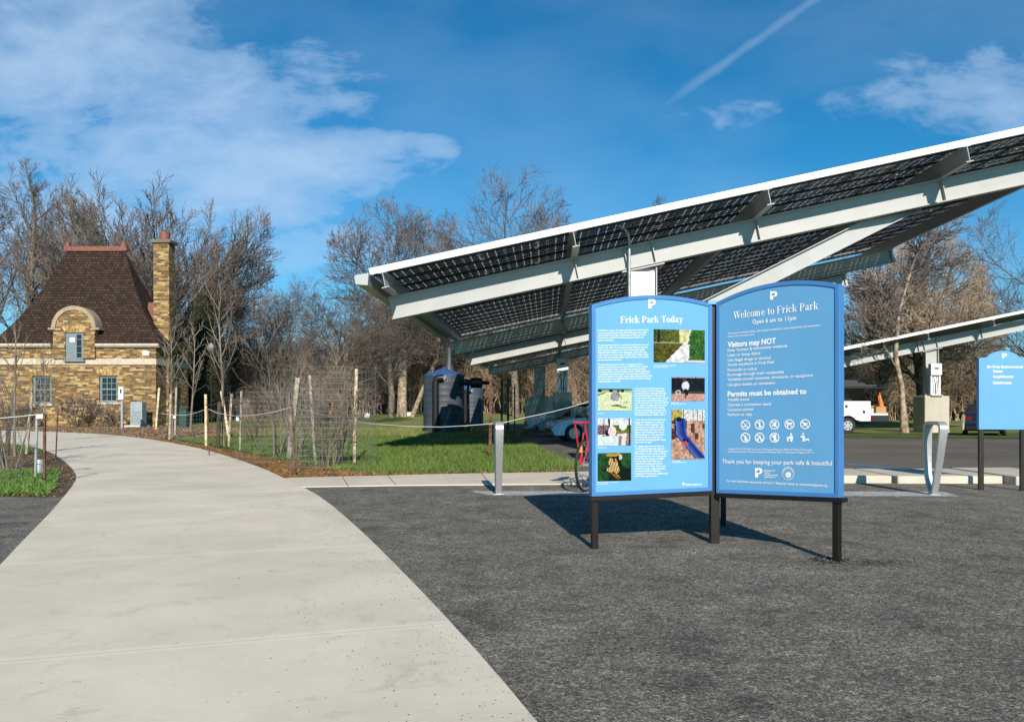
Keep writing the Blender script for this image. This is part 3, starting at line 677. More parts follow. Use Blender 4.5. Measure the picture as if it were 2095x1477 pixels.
blk4 = ['To the south across Forbes Avenue, the', 'park encompasses the start of the greater', 'wooded terraces, restored by Friends', 'Homewood Cemetery and the Squirrel', 'Avenue. Follow the irrigated trail until you', 'emerge at the way below bowling courts', 'Lawnbowl Downtown. Here you will find', 'find a smaller arrangement area on the', 'edge of the woods and the Seventh', 'Street shooting, for more ground', 'near Richard B of 12 Memorial Center of', 'Greensward historic 10,000+ hikers']
block(blk4, [60,62,64,62,69,66,69,66,61,63,65,62], 1298, 796.5, 850, 0, -.005, 3.2)
blk5 = ['To the east lies the landmark Avenue', 'playground, designed to invite or', 'stimulate a child\'s imagination. The', 'eastern part of the park also offers', 'dog creeks trails, and tennis, and the', 'historic marble building, which serves', 'Vilparth gatepost. It also guards the', 'Swift shore that runs open year to', 'around this meeting garden areas', 'nature near this space.']
block(blk5, [63,60,59,61,61,60,61,57,63,36], 1298, 860, 906, 0, -.004, 3.2)
blk6 = ['For joggers and seasonal ball, the', 'waters along handcarved walkways', 'you will find the Blue Slide Playground,', '1920 timber, home to summer off the', 'famous golf summer trail on the South', 'Branch Road for drop-in to English,', 'from the edge of Nine Mile Run, is', 'a glamorous tribute point of the', 'renaissance Frick Valley. Their rural', 'elsewhere into the creeks from before', 'and descended River Mills Run', 'Leading to the Three Rivers neighborhood', 'and the Monongahela River.']
block(blk6, [60,61,68,65,64,61,56,57,63,63,54,68,47], 1298, 914, 975, 0, -.003, 3.2)
for (t_, x, y, wd) in (('A walk along the Nine Mile Run stream valley', 1336, 749, 47), ('as it leaves the park', 1336, 752.3, 30), ('Tennis courts', 1373, 824.5, 15), ('Frick Park red clay', 1373, 827.5, 30), ('Lawn bowling', 1222.5, 846.5, 12), ('Blossom time', 1222.5, 916.5, 18), ('Monarch butterfly in the meadow', 1222.5, 987, 41), ('on milkweed', 1222.5, 990.5, 21), ('The blue slide', 1373.5, 943.5, 18), ('at the playground corner', 1373.5, 946.5, 30)):
    LF.text(body, t_, (x, y), (x+wd, y-.3), 2.0, bold=.01)
body.build('body_text', M['white'], lp, recalc=False)
for (nm, x0, y0, x1, y1, fn, lab) in (('photo_print', 1337, 673.5, 1441.5, 742.5, im_creek, 'photograph of a creek under yellow-green trees'), ('photo_print', 1223, 795.5, 1292, 840, im_bowls, 'photograph of a lawn bowler in white'),
        ('photo_print', 1222.5, 855.5, 1291, 911, im_girl, 'photograph of two people in light clothes beside blossom'), ('photo_print', 1222.5, 927, 1291, 982.5, im_butterfly, 'photograph of an orange butterfly on green leaves'),
        ('photo_print', 1373.5, 770.5, 1441.5, 820.5, im_tennis, 'photograph of a tennis player on a red court'), ('photo_print', 1373.5, 838, 1441.5, 939, im_slide, 'photograph of a child on a long blue slide')):
    props(print_mesh(nm, LF, x0, y0, x1, y1, fn, lp, 52, 40 if y1-y0 < 80 else 64), lab)
# ---- writing on the right panel
ti = MB(); serif_text(RF, ti, 'Welcome to Frick Park', (1500, 652.5), (1675, 632.5), 14.5); ti.build('title', M['white'], rp_, recalc=False)
lg, lb = MB(), MB(); logo_P(RF, lg, lb, 1576, 596, 1591, 613.5); lg.build('logo', M['white'], rp_, recalc=False); lb.build('logo_skyline', M['frameblue'], rp_, recalc=False); lg, lb = MB(), MB(); logo_P(RF, lg, lb, 1545, 957, 1560.5, 976.5)
lg.build('logo', M['white'], rp_, recalc=False); lb.build('logo_skyline', M['frameblue'], rp_, recalc=False)
body = MB()
RF.text(body, 'Open 6 am to 11pm', (1540, 663), (1629, 654.5), 8.5, bold=.02, spacing=1.1)
RF.text(body, 'This park is a shared public open space provided for your enjoyment and recreation.', (1489, 684.5), (1679, 667.5), 4.2, bold=.008)
RF.text(body, 'Have a fun and safe time.', (1489, 690.5), (1544, 686), 3.6, bold=.008)
RF.text(body, 'Visitors may NOT', (1489, 710.5), (1588, 702.5), 10.5, bold=.035)
rules = [('Enter fountain & stormwater wetlands', 1611, 720, 710.3), ('Litter or dump debris', 1556, 730, 725.2), ('Use illegal drugs or alcohol', 1577, 740, 734.6), ('Smoke anywhere in Frick Park', 1585, 749.3, 743.5), ('Panhandle or solicit', 1549, 760, 757), ('Rummage through trash receptacles', 1604, 769.7, 763.6), ('Vandalize natural resources, structures, or equipment', 1664, 779.5, 770.5), ('Use glass bottles or containers', 1586, 790, 786)]
for s_, xr, yl, yr in rules: RF.text(body, s_, (1489, yl), (xr, yr), 5.8, bold=.012)
RF.text(body, 'Permits must be obtained to', (1489, 811), (1650, 805.5), 10, bold=.035)
for s_, xr, yl, yr in (('Amplify sound', 1533, 820.3, 819.6), ('Operate a concession stand', 1577.5, 831, 829), ('Consume alcohol', 1541, 841, 840), ('Perform or rally', 1539, 851, 850.5)): RF.text(body, s_, (1489, yl), (xr, yr), 5.8, bold=.012)
RF.text(body, 'Chapters 473, 474, 477 & 603 City Code of Ordinances. Fines up to $300; All Violators Prosecuted;', (1489, 920), (1661, 922), 3.6, bold=.008)
RF.text(body, 'and the laws are enforced. The park is patrolled by Pittsburgh Police. To report park emergency, call 9-1-1.', (1489, 925.3), (1667, 927.5), 3.6, bold=.008)
RF.text(body, 'Thank you for keeping your park safe & beautiful', (1478, 947.5), (1702.5, 952), 8.3, bold=.010)
for s_, y, wd in (('Pittsburgh', 964, 22), ('Parks', 968.4, 11), ('Conservancy', 973, 28), ('pittsburghparks.org', 977, 23)): RF.text(body, s_, (1564, y), (1564+wd, y+.3), 3.4, bold=.02)
RF.text(body, 'For more information about parks call the 311 Response Center or visit pittsburghparks.org', (1488, 985.5), (1693, 995.5), 4.6, bold=.015)
body.build('body_text', M['white'], rp_, recalc=False)
pic = MB(); pcb = MB()
def flush(name='pictogram'):
    global pic
    pic.build(name, M['white'], rp_, recalc=False); pic = MB()
def ringp(cx, cy, rx, ry, th, mb=None, n=26):
    mb = mb or pic
    for i in range(n):
        a, b = 2*math.pi*i/n, 2*math.pi*(i+1)/n
        RF.poly(mb, [(cx+rx*math.cos(a), cy+ry*math.sin(a)), (cx+rx*math.cos(b), cy+ry*math.sin(b)), (cx+(rx-th)*math.cos(b), cy+(ry-th)*math.sin(b)), (cx+(rx-th)*math.cos(a), cy+(ry-th)*math.sin(a))])
def disc(cx, cy, rx, ry, off=.0042, mb=None, n=12): RF.poly(mb or pic, [(cx+rx*math.cos(2*math.pi*i/n), cy+ry*math.sin(2*math.pi*i/n)) for i in range(n)], off=off)
def lin(x0, y0, x1, y1, wd, off=.0044, mb=None):
    mb = mb or pic
    l = math.hypot(x1-x0, y1-y0); nx_, ny_ = -(y1-y0)/l*wd/2, (x1-x0)/l*wd/2
    RF.poly(mb, [(x0+nx_, y0+ny_), (x1+nx_, y1+ny_), (x1-nx_, y1-ny_), (x0-nx_, y0-ny_)], off=off)
picx = [1525.5, 1554.5, 1584.8, 1615.5, 1647.5]
for r_ in range(2):
    for c_ in range(5):
        cx, cy = picx[c_], (869.3 if r_ == 0 else 895.2)-(0.4*c_ if r_ == 0 else 0)
        if r_ == 1 and c_ > 2: continue
        ringp(cx, cy, 9.8+.15*c_, 10.2, 2.1); lin(cx-6.4, cy-6.4, cx+6.4, cy+6.4, 2.0, .0050)
        if (r_, c_) == (0, 0): lin(cx-6, cy+3, cx+3, cy+3, 2.2); lin(cx+2, cy-4, cx+5, cy-1, 1.3)
        if (r_, c_) == (0, 1): lin(cx, cy-6, cx, cy+6, 3.4); lin(cx-3, cy+6, cx+3, cy+6, 1.4); lin(cx, cy-7, cx, cy-3, 1.6)
        if (r_, c_) == (0, 2): lin(cx+2, cy-6, cx+2, cy+5, 4); lin(cx-5, cy+2, cx-1, cy+2, 4); disc(cx-3, cy-3, 1.6, 1.6)
        if (r_, c_) == (0, 3): lin(cx-6, cy-2, cx+6, cy-2, 4.0); lin(cx-3, cy-1, cx-4, cy+6, 3); lin(cx+1, cy, cx+1, cy+2.5, 1.2)
        if (r_, c_) == (0, 4): disc(cx, cy, 4.2, 3.4); lin(cx-6, cy-3, cx-2, cy, 1.6); lin(cx+6, cy-3, cx+2, cy, 1.6); lin(cx-5, cy+5, cx-1, cy+1, 1.5)
        if (r_, c_) == (1, 0): lin(cx, cy-5, cx, cy+1, 2.4); lin(cx+.5, cy, cx+1, cy+7, 5)
        if (r_, c_) == (1, 1): disc(cx-4, cy+4, 2.6, 2.6); disc(cx+4, cy+4, 2.6, 2.6); lin(cx-4, cy+3, cx, cy-1, 1.6); lin(cx, cy-5, cx+2, cy+2, 2.6)
        if (r_, c_) == (1, 2): lin(cx+1, cy-7, cx+1, cy+7, 5.5); lin(cx-6, cy-1, cx, cy-2, 2)
        flush()
# tidy man and dog walker
disc(1619, 888, 2.1, 2.3); RF.poly(pic, [(1614.5,892.5),(1618,890.8),(1623,892),(1622.5,898),(1621,903.5),(1616.5,903.5),(1617,896),(1613.5,897.5)]); RF.poly(pic, [(1609.5,894),(1614.5,894),(1613.5,903),(1610.8,903)]); flush()
disc(1643.5, 887.5, 2.1, 2.3); RF.poly(pic, [(1637.5,892.5),(1642,891),(1646.5,891),(1647,897),(1646.5,903),(1642,903),(1642.5,895.5),(1638,894.5)]); RF.poly(pic, [(1648,897),(1655,897.5),(1656,896),(1656,899.5),(1654.5,903),(1653,900.5),(1650,900.5),(1649,903),(1648,901)]); flush()
# city seal
ringp(1612.8, 968.2, 12.4, 13.4, .9); ringp(1612.8, 968.2, 8.3, 9, .4); disc(1613, 970.5, 5.6, 6.3)
for q in range(14):
    a = math.pi*(1.05+.068*q*1.0); RF.poly(pic, [(1612.8+rr_*math.cos(a+da), 968.2+rr_*1.08*math.sin(a+da)) for rr_, da in ((9.2, -.05), (11.0, -.05), (11.0, .05), (9.2, .05))])
lin(1611, 969.5, 1612, 969.5, 1.2, .0055, pcb); lin(1614, 969.5, 1615, 969.5, 1.2, .0055, pcb); lin(1611.5, 973, 1614.5, 973, 1, .0055, pcb); lin(1608.5, 965, 1617.5, 965, .8, .0055, pcb)
flush('city_seal'); pcb.build('seal_detail', M['panelblue'], rp_, recalc=False)

# ------------------------------------------------------------------ direction sign on the right
DS0, DS1 = (7.39, 12.72), (8.06, 12.58)
ds = thing('direction_sign', (7.72, 12.65, 0), 'smaller blue direction sign with scalloped top and left arrow at the right edge', 'sign')
d_ = dirn(DS0, DS1); n_ = Vector((d_.y, -d_.x, 0)); Ld = .685
prof = [(0,.955), (Ld,.955), (Ld,2.085), (Ld-.10,2.09)]+[(Ld/2+.225*math.cos(a), 2.10+.095*math.sin(a)**1.5) for a in np.linspace(.12, math.pi-.12, 13)]+[(.10,2.09), (0,2.085)]
a3 = Vector((*DS0, 0)); b = MB(); b.prism(prof, a3+n_*.05, d_, Vector((0,0,1)), -n_*.11); pb = b.build('sign_box', M['panelblue'], ds, bevel=.006)
for s_ in (.045, Ld-.045):
    b = MB(); b.obox(a3+d_*s_+Vector((0,0,.47)), d_*.035, n_*.035, Vector((0,0,.49))); b.build('post', M['darkbrown'], ds, bevel=.004)
DF = Face(DS0, DS1, .052); DF.n = n_
b = MB(); logo_b = MB(); logo_P(DF, b, logo_b, 2050, 723, 2060, 732.5)
for s_, xl, xr, y, h_ in (('Frick Environmental', 2031, 2092.5, 753, 5.2), ('Center', 2031, 2052, 762, 5.2), ('Amphitheater', 2031, 2074, 773, 5.2), ('Gatehouses', 2031, 2069, 785.5, 5.4)): DF.text(b, s_, (xl, y), (xr, y-.1), h_, bold=.025)
b.build('lettering', M['white'], ds, recalc=False); b = MB(); DF.poly(b, [(2018.5,750.8),(2022.5,747.2),(2024,748.2),(2022.2,750),(2029.5,750),(2029.5,751.6),(2022.2,751.6),(2024,753.4),(2022.5,754.4)])
b.build('arrow', M['white'], ds, recalc=False); logo_b.build('logo_skyline', M['frameblue'], ds, recalc=False)

# ------------------------------------------------------------------ bike racks
def rack_parts(parent):
    N = 28; b = MB(); prev = None
    pts = []
    # closed loop in the (y,z) plane: narrow foot, wide rounded head
    def add(y, z): pts.append(Vector((0, y, z)))
    for q in [(0.02,0), (-.10,.35), (-.20,.70), (-.275,.98)]: add(*q)
    for i in range(1, 6):
        a = math.pi-math.pi*.5*i/6; add(-.195+.08*math.cos(a), .99+.08*math.sin(a))
    add(-.19,1.07); add(.05,1.075)
    for i in range(1, 6):
        a = math.pi/2-math.pi*.5*i/6; add(.13+.08*math.cos(a), .99+.08*math.sin(a))
    for q in [(.215,.98), (.215,.55), (.20,.28), (.15,.13), (.09,.06), (.06,0)]: add(*q)
    n = len(pts); vs = []
    for i, p in enumerate(pts):
        t = (pts[min(i+1, n-1)]-pts[max(i-1, 0)]).normalized(); o_ = Vector((0, t.z, -t.y)); hw = .062-.018*min(1, max(0, 1-p.z)) 
        th = .024
        for sx, so in ((-1,-1),(1,-1),(1,1),(-1,1)): vs.append(p+Vector((hw*sx,0,0))+o_*th*so)
    fs = []
    for i in range(n-1):
        for j in range(4): fs.append((i*4+j, i*4+(j+1)%4, (i+1)*4+(j+1)%4, (i+1)*4+j))
    fs += [(0,1,2,3), tuple(range(4*n-4, 4*n))]
    b.add(vs, fs); b.build('hoop', M['alu'], parent, local=True, bevel=.008, smooth=True)
    f = MB(); f.box(-.08,.08,-.02,.16,.006,.018); f.build('foot_plate', M['alu'], parent, local=True, bevel=.003)
rack = thing('bike_rack', (-.20, 11.95, 0), 'tall silver loop bike rack seen edge-on, left of the kiosk', 'bike rack', 'tall silver bike racks on the paving strip', rz=R(4)); rack_parts(rack)
dup(rack, (6.26, 11.88, 0), 'tall silver loop bike rack right of the kiosk, in front of the concrete plinth', rz=R(-3))
dup(rack, (1.48, 12.15, 0), 'bike rack hidden behind the left kiosk panel, the red bicycle beside it', rz=R(0))

# ------------------------------------------------------------------ bicycle
bike = thing('bicycle', (1.14, 12.35, 0), 'red bicycle parked behind the left edge of the kiosk', 'bicycle', rz=R(62)); bike.scale = (1.2,)*3
def wheel(x):
    w_ = MB(); pts = [(x+.33*math.cos(a), 0, .345+.33*math.sin(a)) for a in np.linspace(0, 2*math.pi, 33)]
    w_.tube(pts, .018, 8, cap=False); o = w_.build('wheel', M['rubber'], bike, local=True, smooth=True)
    r = MB(); r.tube([(x+.305*math.cos(a), 0, .345+.305*math.sin(a)) for a in np.linspace(0, 2*math.pi, 33)], .009, 6, cap=False)
    for i in range(18):
        a = 2*math.pi*i/18; r.tube([(x,.03*(-1)**i,.345), (x+.3*math.cos(a),0,.345+.3*math.sin(a))], .0015, 3)
    r.tube([(x,-.05,.345), (x,.05,.345)], .022, 8); q = r.build('rim', M['alu'], o, local=True)
wheel(0); wheel(1.02)
b = MB()
BB, ST, HT, HB = (.42,0,.29), (.28,0,.80), (.84,0,.86), (.88,0,.70)
for p, q, r_ in ((BB, ST, .017), (ST, HT, .017), (BB, HB, .02), (HT, HB, .02)): b.tube([p, q], r_, 8)
for y_ in (-.05, .05): b.tube([(0,y_,.345), (.42,y_*.5,.29)], .011, 6); b.tube([(0,y_,.345), (.28,y_*.4,.78)], .010, 6); b.tube([(.88,y_*.8,.70), (.96,y_,.5), (1.02,y_,.345)], .012, 6)
b.build('frame', M['red'], bike, local=True, smooth=True)
b = MB(); b.tube([(.28,0,.8), (.25,0,.95)], .014, 8); b.build('seat_post', M['alu'], bike, local=True)
b = MB(); b.prism([(-.15,-.075),(-.13,.075),(0,.05),(.12,.02),(.13,-.02),(0,-.05)], (.25,0,.945), Vector((1,0,0)), Vector((0,1,0)), Vector((0,0,.05))); b.build('saddle', M['black'], bike, local=True, bevel=.02)
b = MB(); b.tube([(.84,0,.86), (.82,0,.98)], .014, 8); b.tube([(.74,-.29,1.0), (.82,-.14,.985), (.82,.14,.985), (.74,.29,1.0)], .013, 8); b.build('handlebar', M['black'], bike, local=True, smooth=True)
b = MB()
b.tube([(.42,-.08,.29),(.42,.08,.29)], .02, 8)
for s_ in (-1, 1): b.tube([(.42,.04*s_,.29), (.42+.17*s_*.3,.08*s_,.29-.16*s_)], .011, 6); b.box(.42+.05*s_-.05,.42+.05*s_+.05,.08*s_-.045+.05*s_,.08*s_+.045+.05*s_,.28-.16*s_-.012,.28-.16*s_+.012)
b.build('crank', M['black'], bike, local=True)
b = MB(); b.box(-.20,-.18,-.03,.03,.52,.60); b.build('reflector', M['amber'], bike, local=True)
b = MB(); b.tube([(0,-.07,.345),(-.20,-.07,.89),(.24,-.07,.90)], .011, 6); b.tube([(0,.07,.345),(-.20,.07,.89),(.24,.07,.90)], .011, 6); b.tube([(0,.07,.345),(.10,.07,.89)], .009, 6); b.bar((-.22,0,.90),(.24,0,.90),.16,.02); b.build('carrier', M['red'], bike, local=True)

# ------------------------------------------------------------------ solar carports
TILT = .207
def carport(name, O, yaw_dx, Lx, depth, girders, purl, col_s, label, plinth_top, plinth_hw, brace=True, first_box=False, plinth_rot=0, pl_h=.34, mod_n=12):
    """O = near left top corner; slope rises to the right"""
    O = Vector(O); hx = Vector((1, -yaw_dx, 0)).normalized(); bd = Vector((yaw_dx, 1, 0)).normalized()
    sl = (hx+Vector((0,0,TILT))).normalized(); up = sl.cross(bd).normalized()
    if up.z < 0: up = -up
    k = math.sqrt(1+TILT**2)
    cols_ = col_s if isinstance(col_s, list) else [col_s]*len(girders); col_s = cols_[0]
    root = thing(name, (O.x+col_s, O.y+girders[0], 0), label, 'solar carport', 'solar carports over the car park')
    def pt(s, d, h=0): return O+hx*s+Vector((0,0,TILT*s))+bd*d+up*h     # s = horizontal run, h from the top sheet
    # modules
    cw = Lx*k; ncol = mod_n; step = Lx/ncol; rows = max(2, int(round(depth/2.05))); rd = depth/rows
    me = MB(); uvs = []
    for i in range(ncol):
        for j in range(rows):
            s0, s1, d0, d1 = i*step+.012, (i+1)*step-.012, j*rd+.012, (j+1)*rd-.012
            me.add([pt(s0,d0,-.03), pt(s1,d0,-.03), pt(s1,d1,-.03), pt(s0,d1,-.03)], [(0,1,2,3)]); uvs += [(0,0),((s1-s0)*k,0),((s1-s0)*k,d1-d0),(0,d1-d0)]
    o = me.build('solar_modules', M['solar'], root, recalc=False); uvl = o.data.uv_layers.new(name='UVMap'); uvl.data.foreach_set('uv', [c for q in uvs for c in q])
    fr = MB()
    for i in range(ncol+1): fr.obox(pt(i*step, depth/2, -.03), bd*(depth/2-.01), sl*.011, up*.022)
    for j in range(1, rows): fr.obox(pt(Lx/2, j*rd, -.03), sl*(cw/2), bd*.010, up*.018)
    fr.build('module_frames', M['rail'], root)
    ra = MB()
    j = 0
    for j in range(int(depth/1.025)):
        ra.obox(pt(Lx/2, .25+j*1.025, -.085), sl*(cw/2-.02), bd*.022, up*.026)
    ra.build('rails', M['rail'], root)
    # fascia with three ribs
    fa = MB(); 
    fa.obox(pt(Lx/2, -.03, -.045), sl*(cw/2), bd*.02, up*.078)
    for h_ in (.018, -.04, -.10): fa.obox(pt(Lx/2, -.060, h_), sl*(cw/2), bd*.010, up*.016)
    fa.build('fascia', M['steelwhite'], root, bevel=0)
    for e, d0 in ((Lx+.02, 0), ):
        b = MB(); b.obox(pt(e, depth/2, -.06), bd*(depth/2), sl*.02, up*.12); b.build('edge_channel', M['steel'], root)
    b = MB(); b.obox(pt(Lx/2, depth+.03, -.06), sl*(cw/2), bd*.02, up*.10); b.build('rear_fascia', M['steel'], root)
    # gutter along the low edge
    g = MB(); q0 = pt(-.02, -.12, -.10); L2 = depth+.2
    prof = [(0,.02),(-.30,-.02),(-.34,-.06),(-.30,-.24),(-.02,-.26)]
    g.prism(prof, q0, hx, Vector((0,0,1)), bd*L2); g.build('gutter', M['steel'], root)
    # purlins
    for s in purl:
        b = MB(); b.ibeam(pt(s, -.16, -.13-pl_h/2), pt(s, depth+.1, -.13-pl_h/2), up, pl_h, .17, .022, .014); b.build('purlin', M['steel'], root)
    # girders, columns and braces
    for gi, gd in enumerate(girders):
        gh = .56; hh = -.13-pl_h-gh/2-.004; col_s = cols_[gi]
        b = MB(); b.ibeam(pt(.10, gd, hh), pt(purl[-1]+.12, gd, hh), up, gh, .26, .028, .02)
        for s in purl[1:]: b.obox(pt(s, gd, hh), sl*.008, bd*.12, up*(gh/2-.03))
        for s in purl:
            for q_ in (-.055, .055):
                c_ = pt(s+q_, gd-.10, -.13-pl_h-.004-.028); b.tube([c_-up*.018, c_+up*.05], .014, 6)
        gr = b.build('girder', M['steel'], root)
        cx = pt(col_s, gd, hh-gh/2-.002); zt = cx.z-.04
        b = MB(); w2 = .34
        b.obox(Vector((cx.x-w2, cx.y, (plinth_top+zt)/2)), hx*.014, bd*.17, Vector((0,0,(zt-plinth_top)/2)))
        b.obox(Vector((cx.x+w2, cx.y, (plinth_top+zt)/2)), hx*.014, bd*.17, Vector((0,0,(zt-plinth_top)/2)))
        b.obox(Vector((cx.x, cx.y, (plinth_top+zt)/2)), hx*(w2-.014), bd*.011, Vector((0,0,(zt-plinth_top)/2-.002)))
        b.obox(Vector((cx.x, cx.y, plinth_top+.02)), hx*.48, bd*.34, Vector((0,0,.02)))
        b.obox(Vector((cx.x+.02, cx.y-.01, zt+.0)), sl*.52, bd*.16, up*.016)
        for i in (-1, 1):
            b.obox(pt(col_s+w2*i, gd, hh)-bd*.066, sl*.010, bd*.062, up*(gh/2-.03))
            for jx in (-1, 1): b.tube([Vector((cx.x+.4*i, cx.y+.26*jx, plinth_top+.04)), Vector((cx.x+.4*i, cx.y+.26*jx, plinth_top+.12))], .022, 6)
        b.build('column', M['steel'], root)
        if brace:
            g0 = pt(0, gd, hh-gh/2-.006); zl = lambda x: g0.z+TILT*(x-g0.x)     # underside of the girder
            m_ = .50; xe = cx.x+5.35; zt_ = lambda x: zl(xe)+m_*(x-xe); hb = .44; zb_ = lambda x: zt_(x)-hb
            xb2 = (zl(0)-zb_(0))/(m_-TILT); xs_ = cx.x+.36; y_ = cx.y
            b = MB(); b.prism([(xs_, zb_(xs_)), (xb2, zl(xb2)), (xe, zl(xe)), (xs_, zt_(xs_))], (0, y_-.008, 0), Vector((1,0,0)), Vector((0,0,1)), Vector((0,.016,0)))
            b.prism([(xs_, zt_(xs_)-.024), (xe-.08, zt_(xe-.08)-.024), (xe, zl(xe)-.001), (xs_, zt_(xs_))], (0, y_-.11, 0), Vector((1,0,0)), Vector((0,0,1)), Vector((0,.22,0)))
            b.prism([(xs_, zb_(xs_)), (xb2, zl(xb2)-.001), (xb2-.08, zb_(xb2-.08)+.024), (xs_, zb_(xs_)+.024)], (0, y_-.11, 0), Vector((1,0,0)), Vector((0,0,1)), Vector((0,.22,0)))
            b.build('brace', M['steel'], root)
        b = MB(); rt = Matrix.Rotation(plinth_rot, 3, 'Z'); ph = plinth_hw[0]; pd = plinth_hw[1]
        b.obox(Vector((cx.x, cx.y, plinth_top/2-.05)), rt@Vector((ph,0,0)), rt@Vector((0,pd,0)), Vector((0,0,plinth_top/2+.05)))
        b.build('plinth', M['plinth'], root, bevel=.05)
        if gi == 0 and first_box:
            b = MB(); b.box(cx.x-w2+.05, cx.x+w2-.05, cx.y-.17, cx.y-.03, zt-.75, zt-.10); b.build('electrical_box', M['steelwhite'], root, bevel=.01)
            b = MB(); X0 = cx.x-w2-.0; yb = cx.y-.24
            b.tube([(X0,yb,plinth_top),(X0,yb,zt+.62),(X0-.03,yb-.01,zt+.80),(X0-.12,yb-.03,zt+.92),(X0-.28,yb-.08,zt+1.0),(X0-.42,yb-.12,zt+1.03)], .035, 10); b.build('conduit', M['galv'], root, smooth=True)
            b = MB(); b.obox(Vector((X0-.50,yb-.14,zt+1.01)), Vector((.16,0,0)), Vector((0,.07,0)), Vector((0,0,.035))); b.build('light_fitting', M['black'], root, bevel=.01)
    # cable boxes in rows across the slope
    if first_box:
        rr = random.Random(3); spots_ = [(s, j) for s in [p+2.2 for p in purl[:-1]]+[p+3.6 for p in purl[:-1]] for j in range(int(depth/.68))]
        rr.shuffle(spots_)
        for s, j in spots_[:98]:
            c = pt(s+rr.uniform(-.08,.08), .45+j*.68, -.075); b = MB(); b.obox(c, sl*.05, bd*.075, up*.022); b.build('junction_box', M['jbox'], root)
    return root, pt
purA = [.30+4.40*i for i in range(5)]
carA, ptA = carport('solar_carport', (-3.32, 18.7, 4.50), .0436, 18.6, 17.0, [1.25, 14.6], purA, 6.24, 'large nearest solar carport with pale steel girders, rising to the right behind the kiosk', 1.34, (1.28, 1.0), True, True, mod_n=18, pl_h=.37)
carB, ptB = carport('solar_carport', (-2.35, 37.5, 4.34), .0436, 18.6, 17.5, [1.25, 14.4], purA, [7.6, 3.3], 'solar carport directly behind the nearest one, only its sunlit first girder showing under it', 2.0, (.95, .8), False, mod_n=18)
carC, ptC = carport('solar_carport', (17.35, 42.3, 4.42), .0436, 17.0, 18.0, [1.3, 15.0], [.95, 4.4, 7.75, 11.2, 14.6], 5.05, 'solar carport at the right edge behind the parked service truck, on a tall concrete plinth', 1.93, (.66, .66), False, plinth_rot=0, mod_n=15)

def charger(x, y, z, label, ph=0, hw=.43):
    c = thing('charging_station', (x, y, 0), label, 'charging station', 'white car charging stations')
    if ph:
        b = MB(); b.box(x-hw, x+hw, y-hw, y+hw, -.05, ph); b.build('plinth', M['plinth'], c, bevel=.03); z = ph
    b = MB(); b.box(x-.30, x+.30, y-.30, y+.30, z, z+.05); b.build('base_plate', M['galv'], c)
    for s_ in (-1, 1):
        b = MB(); b.box(x+s_*.23-.035, x+s_*.23+.035, y-.10, y+.10, z+.05, z+1.1); b.build('upright', M['steelwhite'], c, bevel=.01)
    b = MB(); b.box(x-.20, x+.20, y-.02, y+.08, z+.05, z+1.1); b.build('back_panel', M['steelwhite'], c)
    b = MB(); b.box(x-.29, x+.29, y-.20, y+.14, z+1.1, z+1.72); hd = b.build('head', M['steelwhite'], c, bevel=.03)
    b = MB(); b.box(x-.12, x+.12, y-.206, y-.195, z+1.42, z+1.50); b.build('screen', M['black'], hd)
    for s_ in (-1, 1):
        b = MB(); b.tube([(x+.11*s_, y-.12, z+1.1), (x+.12*s_, y-.16, z+.9), (x+.06*s_, y-.17, z+.62), (x+.05*s_, y-.12, z+.1)], .02, 6); b.build('cable', M['rail'], c, smooth=True)
    return c
charger(2.55, 40.6, 0, 'white charging station on a pale concrete plinth between the tanks and the left kiosk panel', 2.05, .45)
pC = ptC(5.05, 1.3); charger(pC.x+.16, pC.y-.50, 1.93, 'white charging station on the tall plinth of the right-hand carport')
# dark steel posts standing in the shade
for (px, yt, yb, wpx, lab) in ((1026.5, 777, 872, 4.0, 'slim black post under the carport, left of the three'), (1039.5, 775, 887, 4.6, 'black post under the carport, middle of the three'), (1053, 790, 889, 2.8, 'thin black post under the carport, right of the three')):
    D = H*F/(yb-HY); t_ = P(px, yt, D); b = MB(); b.box(t_.x-wpx/F*D/2, t_.x+wpx/F*D/2, D-.06, D+.06, -.02, t_.z)
    props(b.build('steel_post', M['black'], loc=(t_.x, D, 0)), lab, 'post', 'black posts under the carport')

# ------------------------------------------------------------------ rain tanks
def tank(x, y, z, r, h, label):
    t = thing('rain_tank', (x, y, z), label, 'water tank', 'rain water tanks')
    prof = [(r, 0)]
    for i in range(1, 9):
        zz = h*i/9; prof += [(r, zz-.03), (r*1.004, zz-.012), (r*1.004, zz+.012), (r, zz+.03)]
    prof += [(r, h)]
    b = MB(); b.lathe(prof, (x, y, z), 48); body_ = b.build('tank_body', M['tank'], t, smooth=True)
    b = MB(); b.lathe([(r*1.03, h), (r*1.03, h+.05), (.10, h+.42), (.08, h+.46)], (x, y, z), 12); b.build('conical_lid', M['tanklid'], t)
    b = MB(); px_ = x-r*.30; py_ = y-r*1.12
    b.tube([(px_,py_,z), (px_,py_,z+h-.35), (px_+.03,py_,z+h-.22), (px_+.14,py_,z+h-.14), (px_+.42,py_+.02,z+h-.14)], .18 if r > 1 else .15, 14); b.build('overflow_pipe', M['black'], t, smooth=True)
    b = MB(); b.tube([(px_+.42,py_+.02,z+h-.14), (px_+.5,py_+.3,z+h-.14)], .12, 12); b.build('pipe_collar', M['galv'], t)
    return t
tk = G(908, 884); tank(tk.x, tk.y, 0, 1.08, 2.98, 'large blue-grey rain tank with blue conical lid, nearer and bigger of the two')
tank((962-CX)/F*60, 60, gz(60)-.02, .98, 2.7, 'second blue-grey rain tank farther back, half hidden by the first tank')
b = MB(); y_ = tk.y-.2
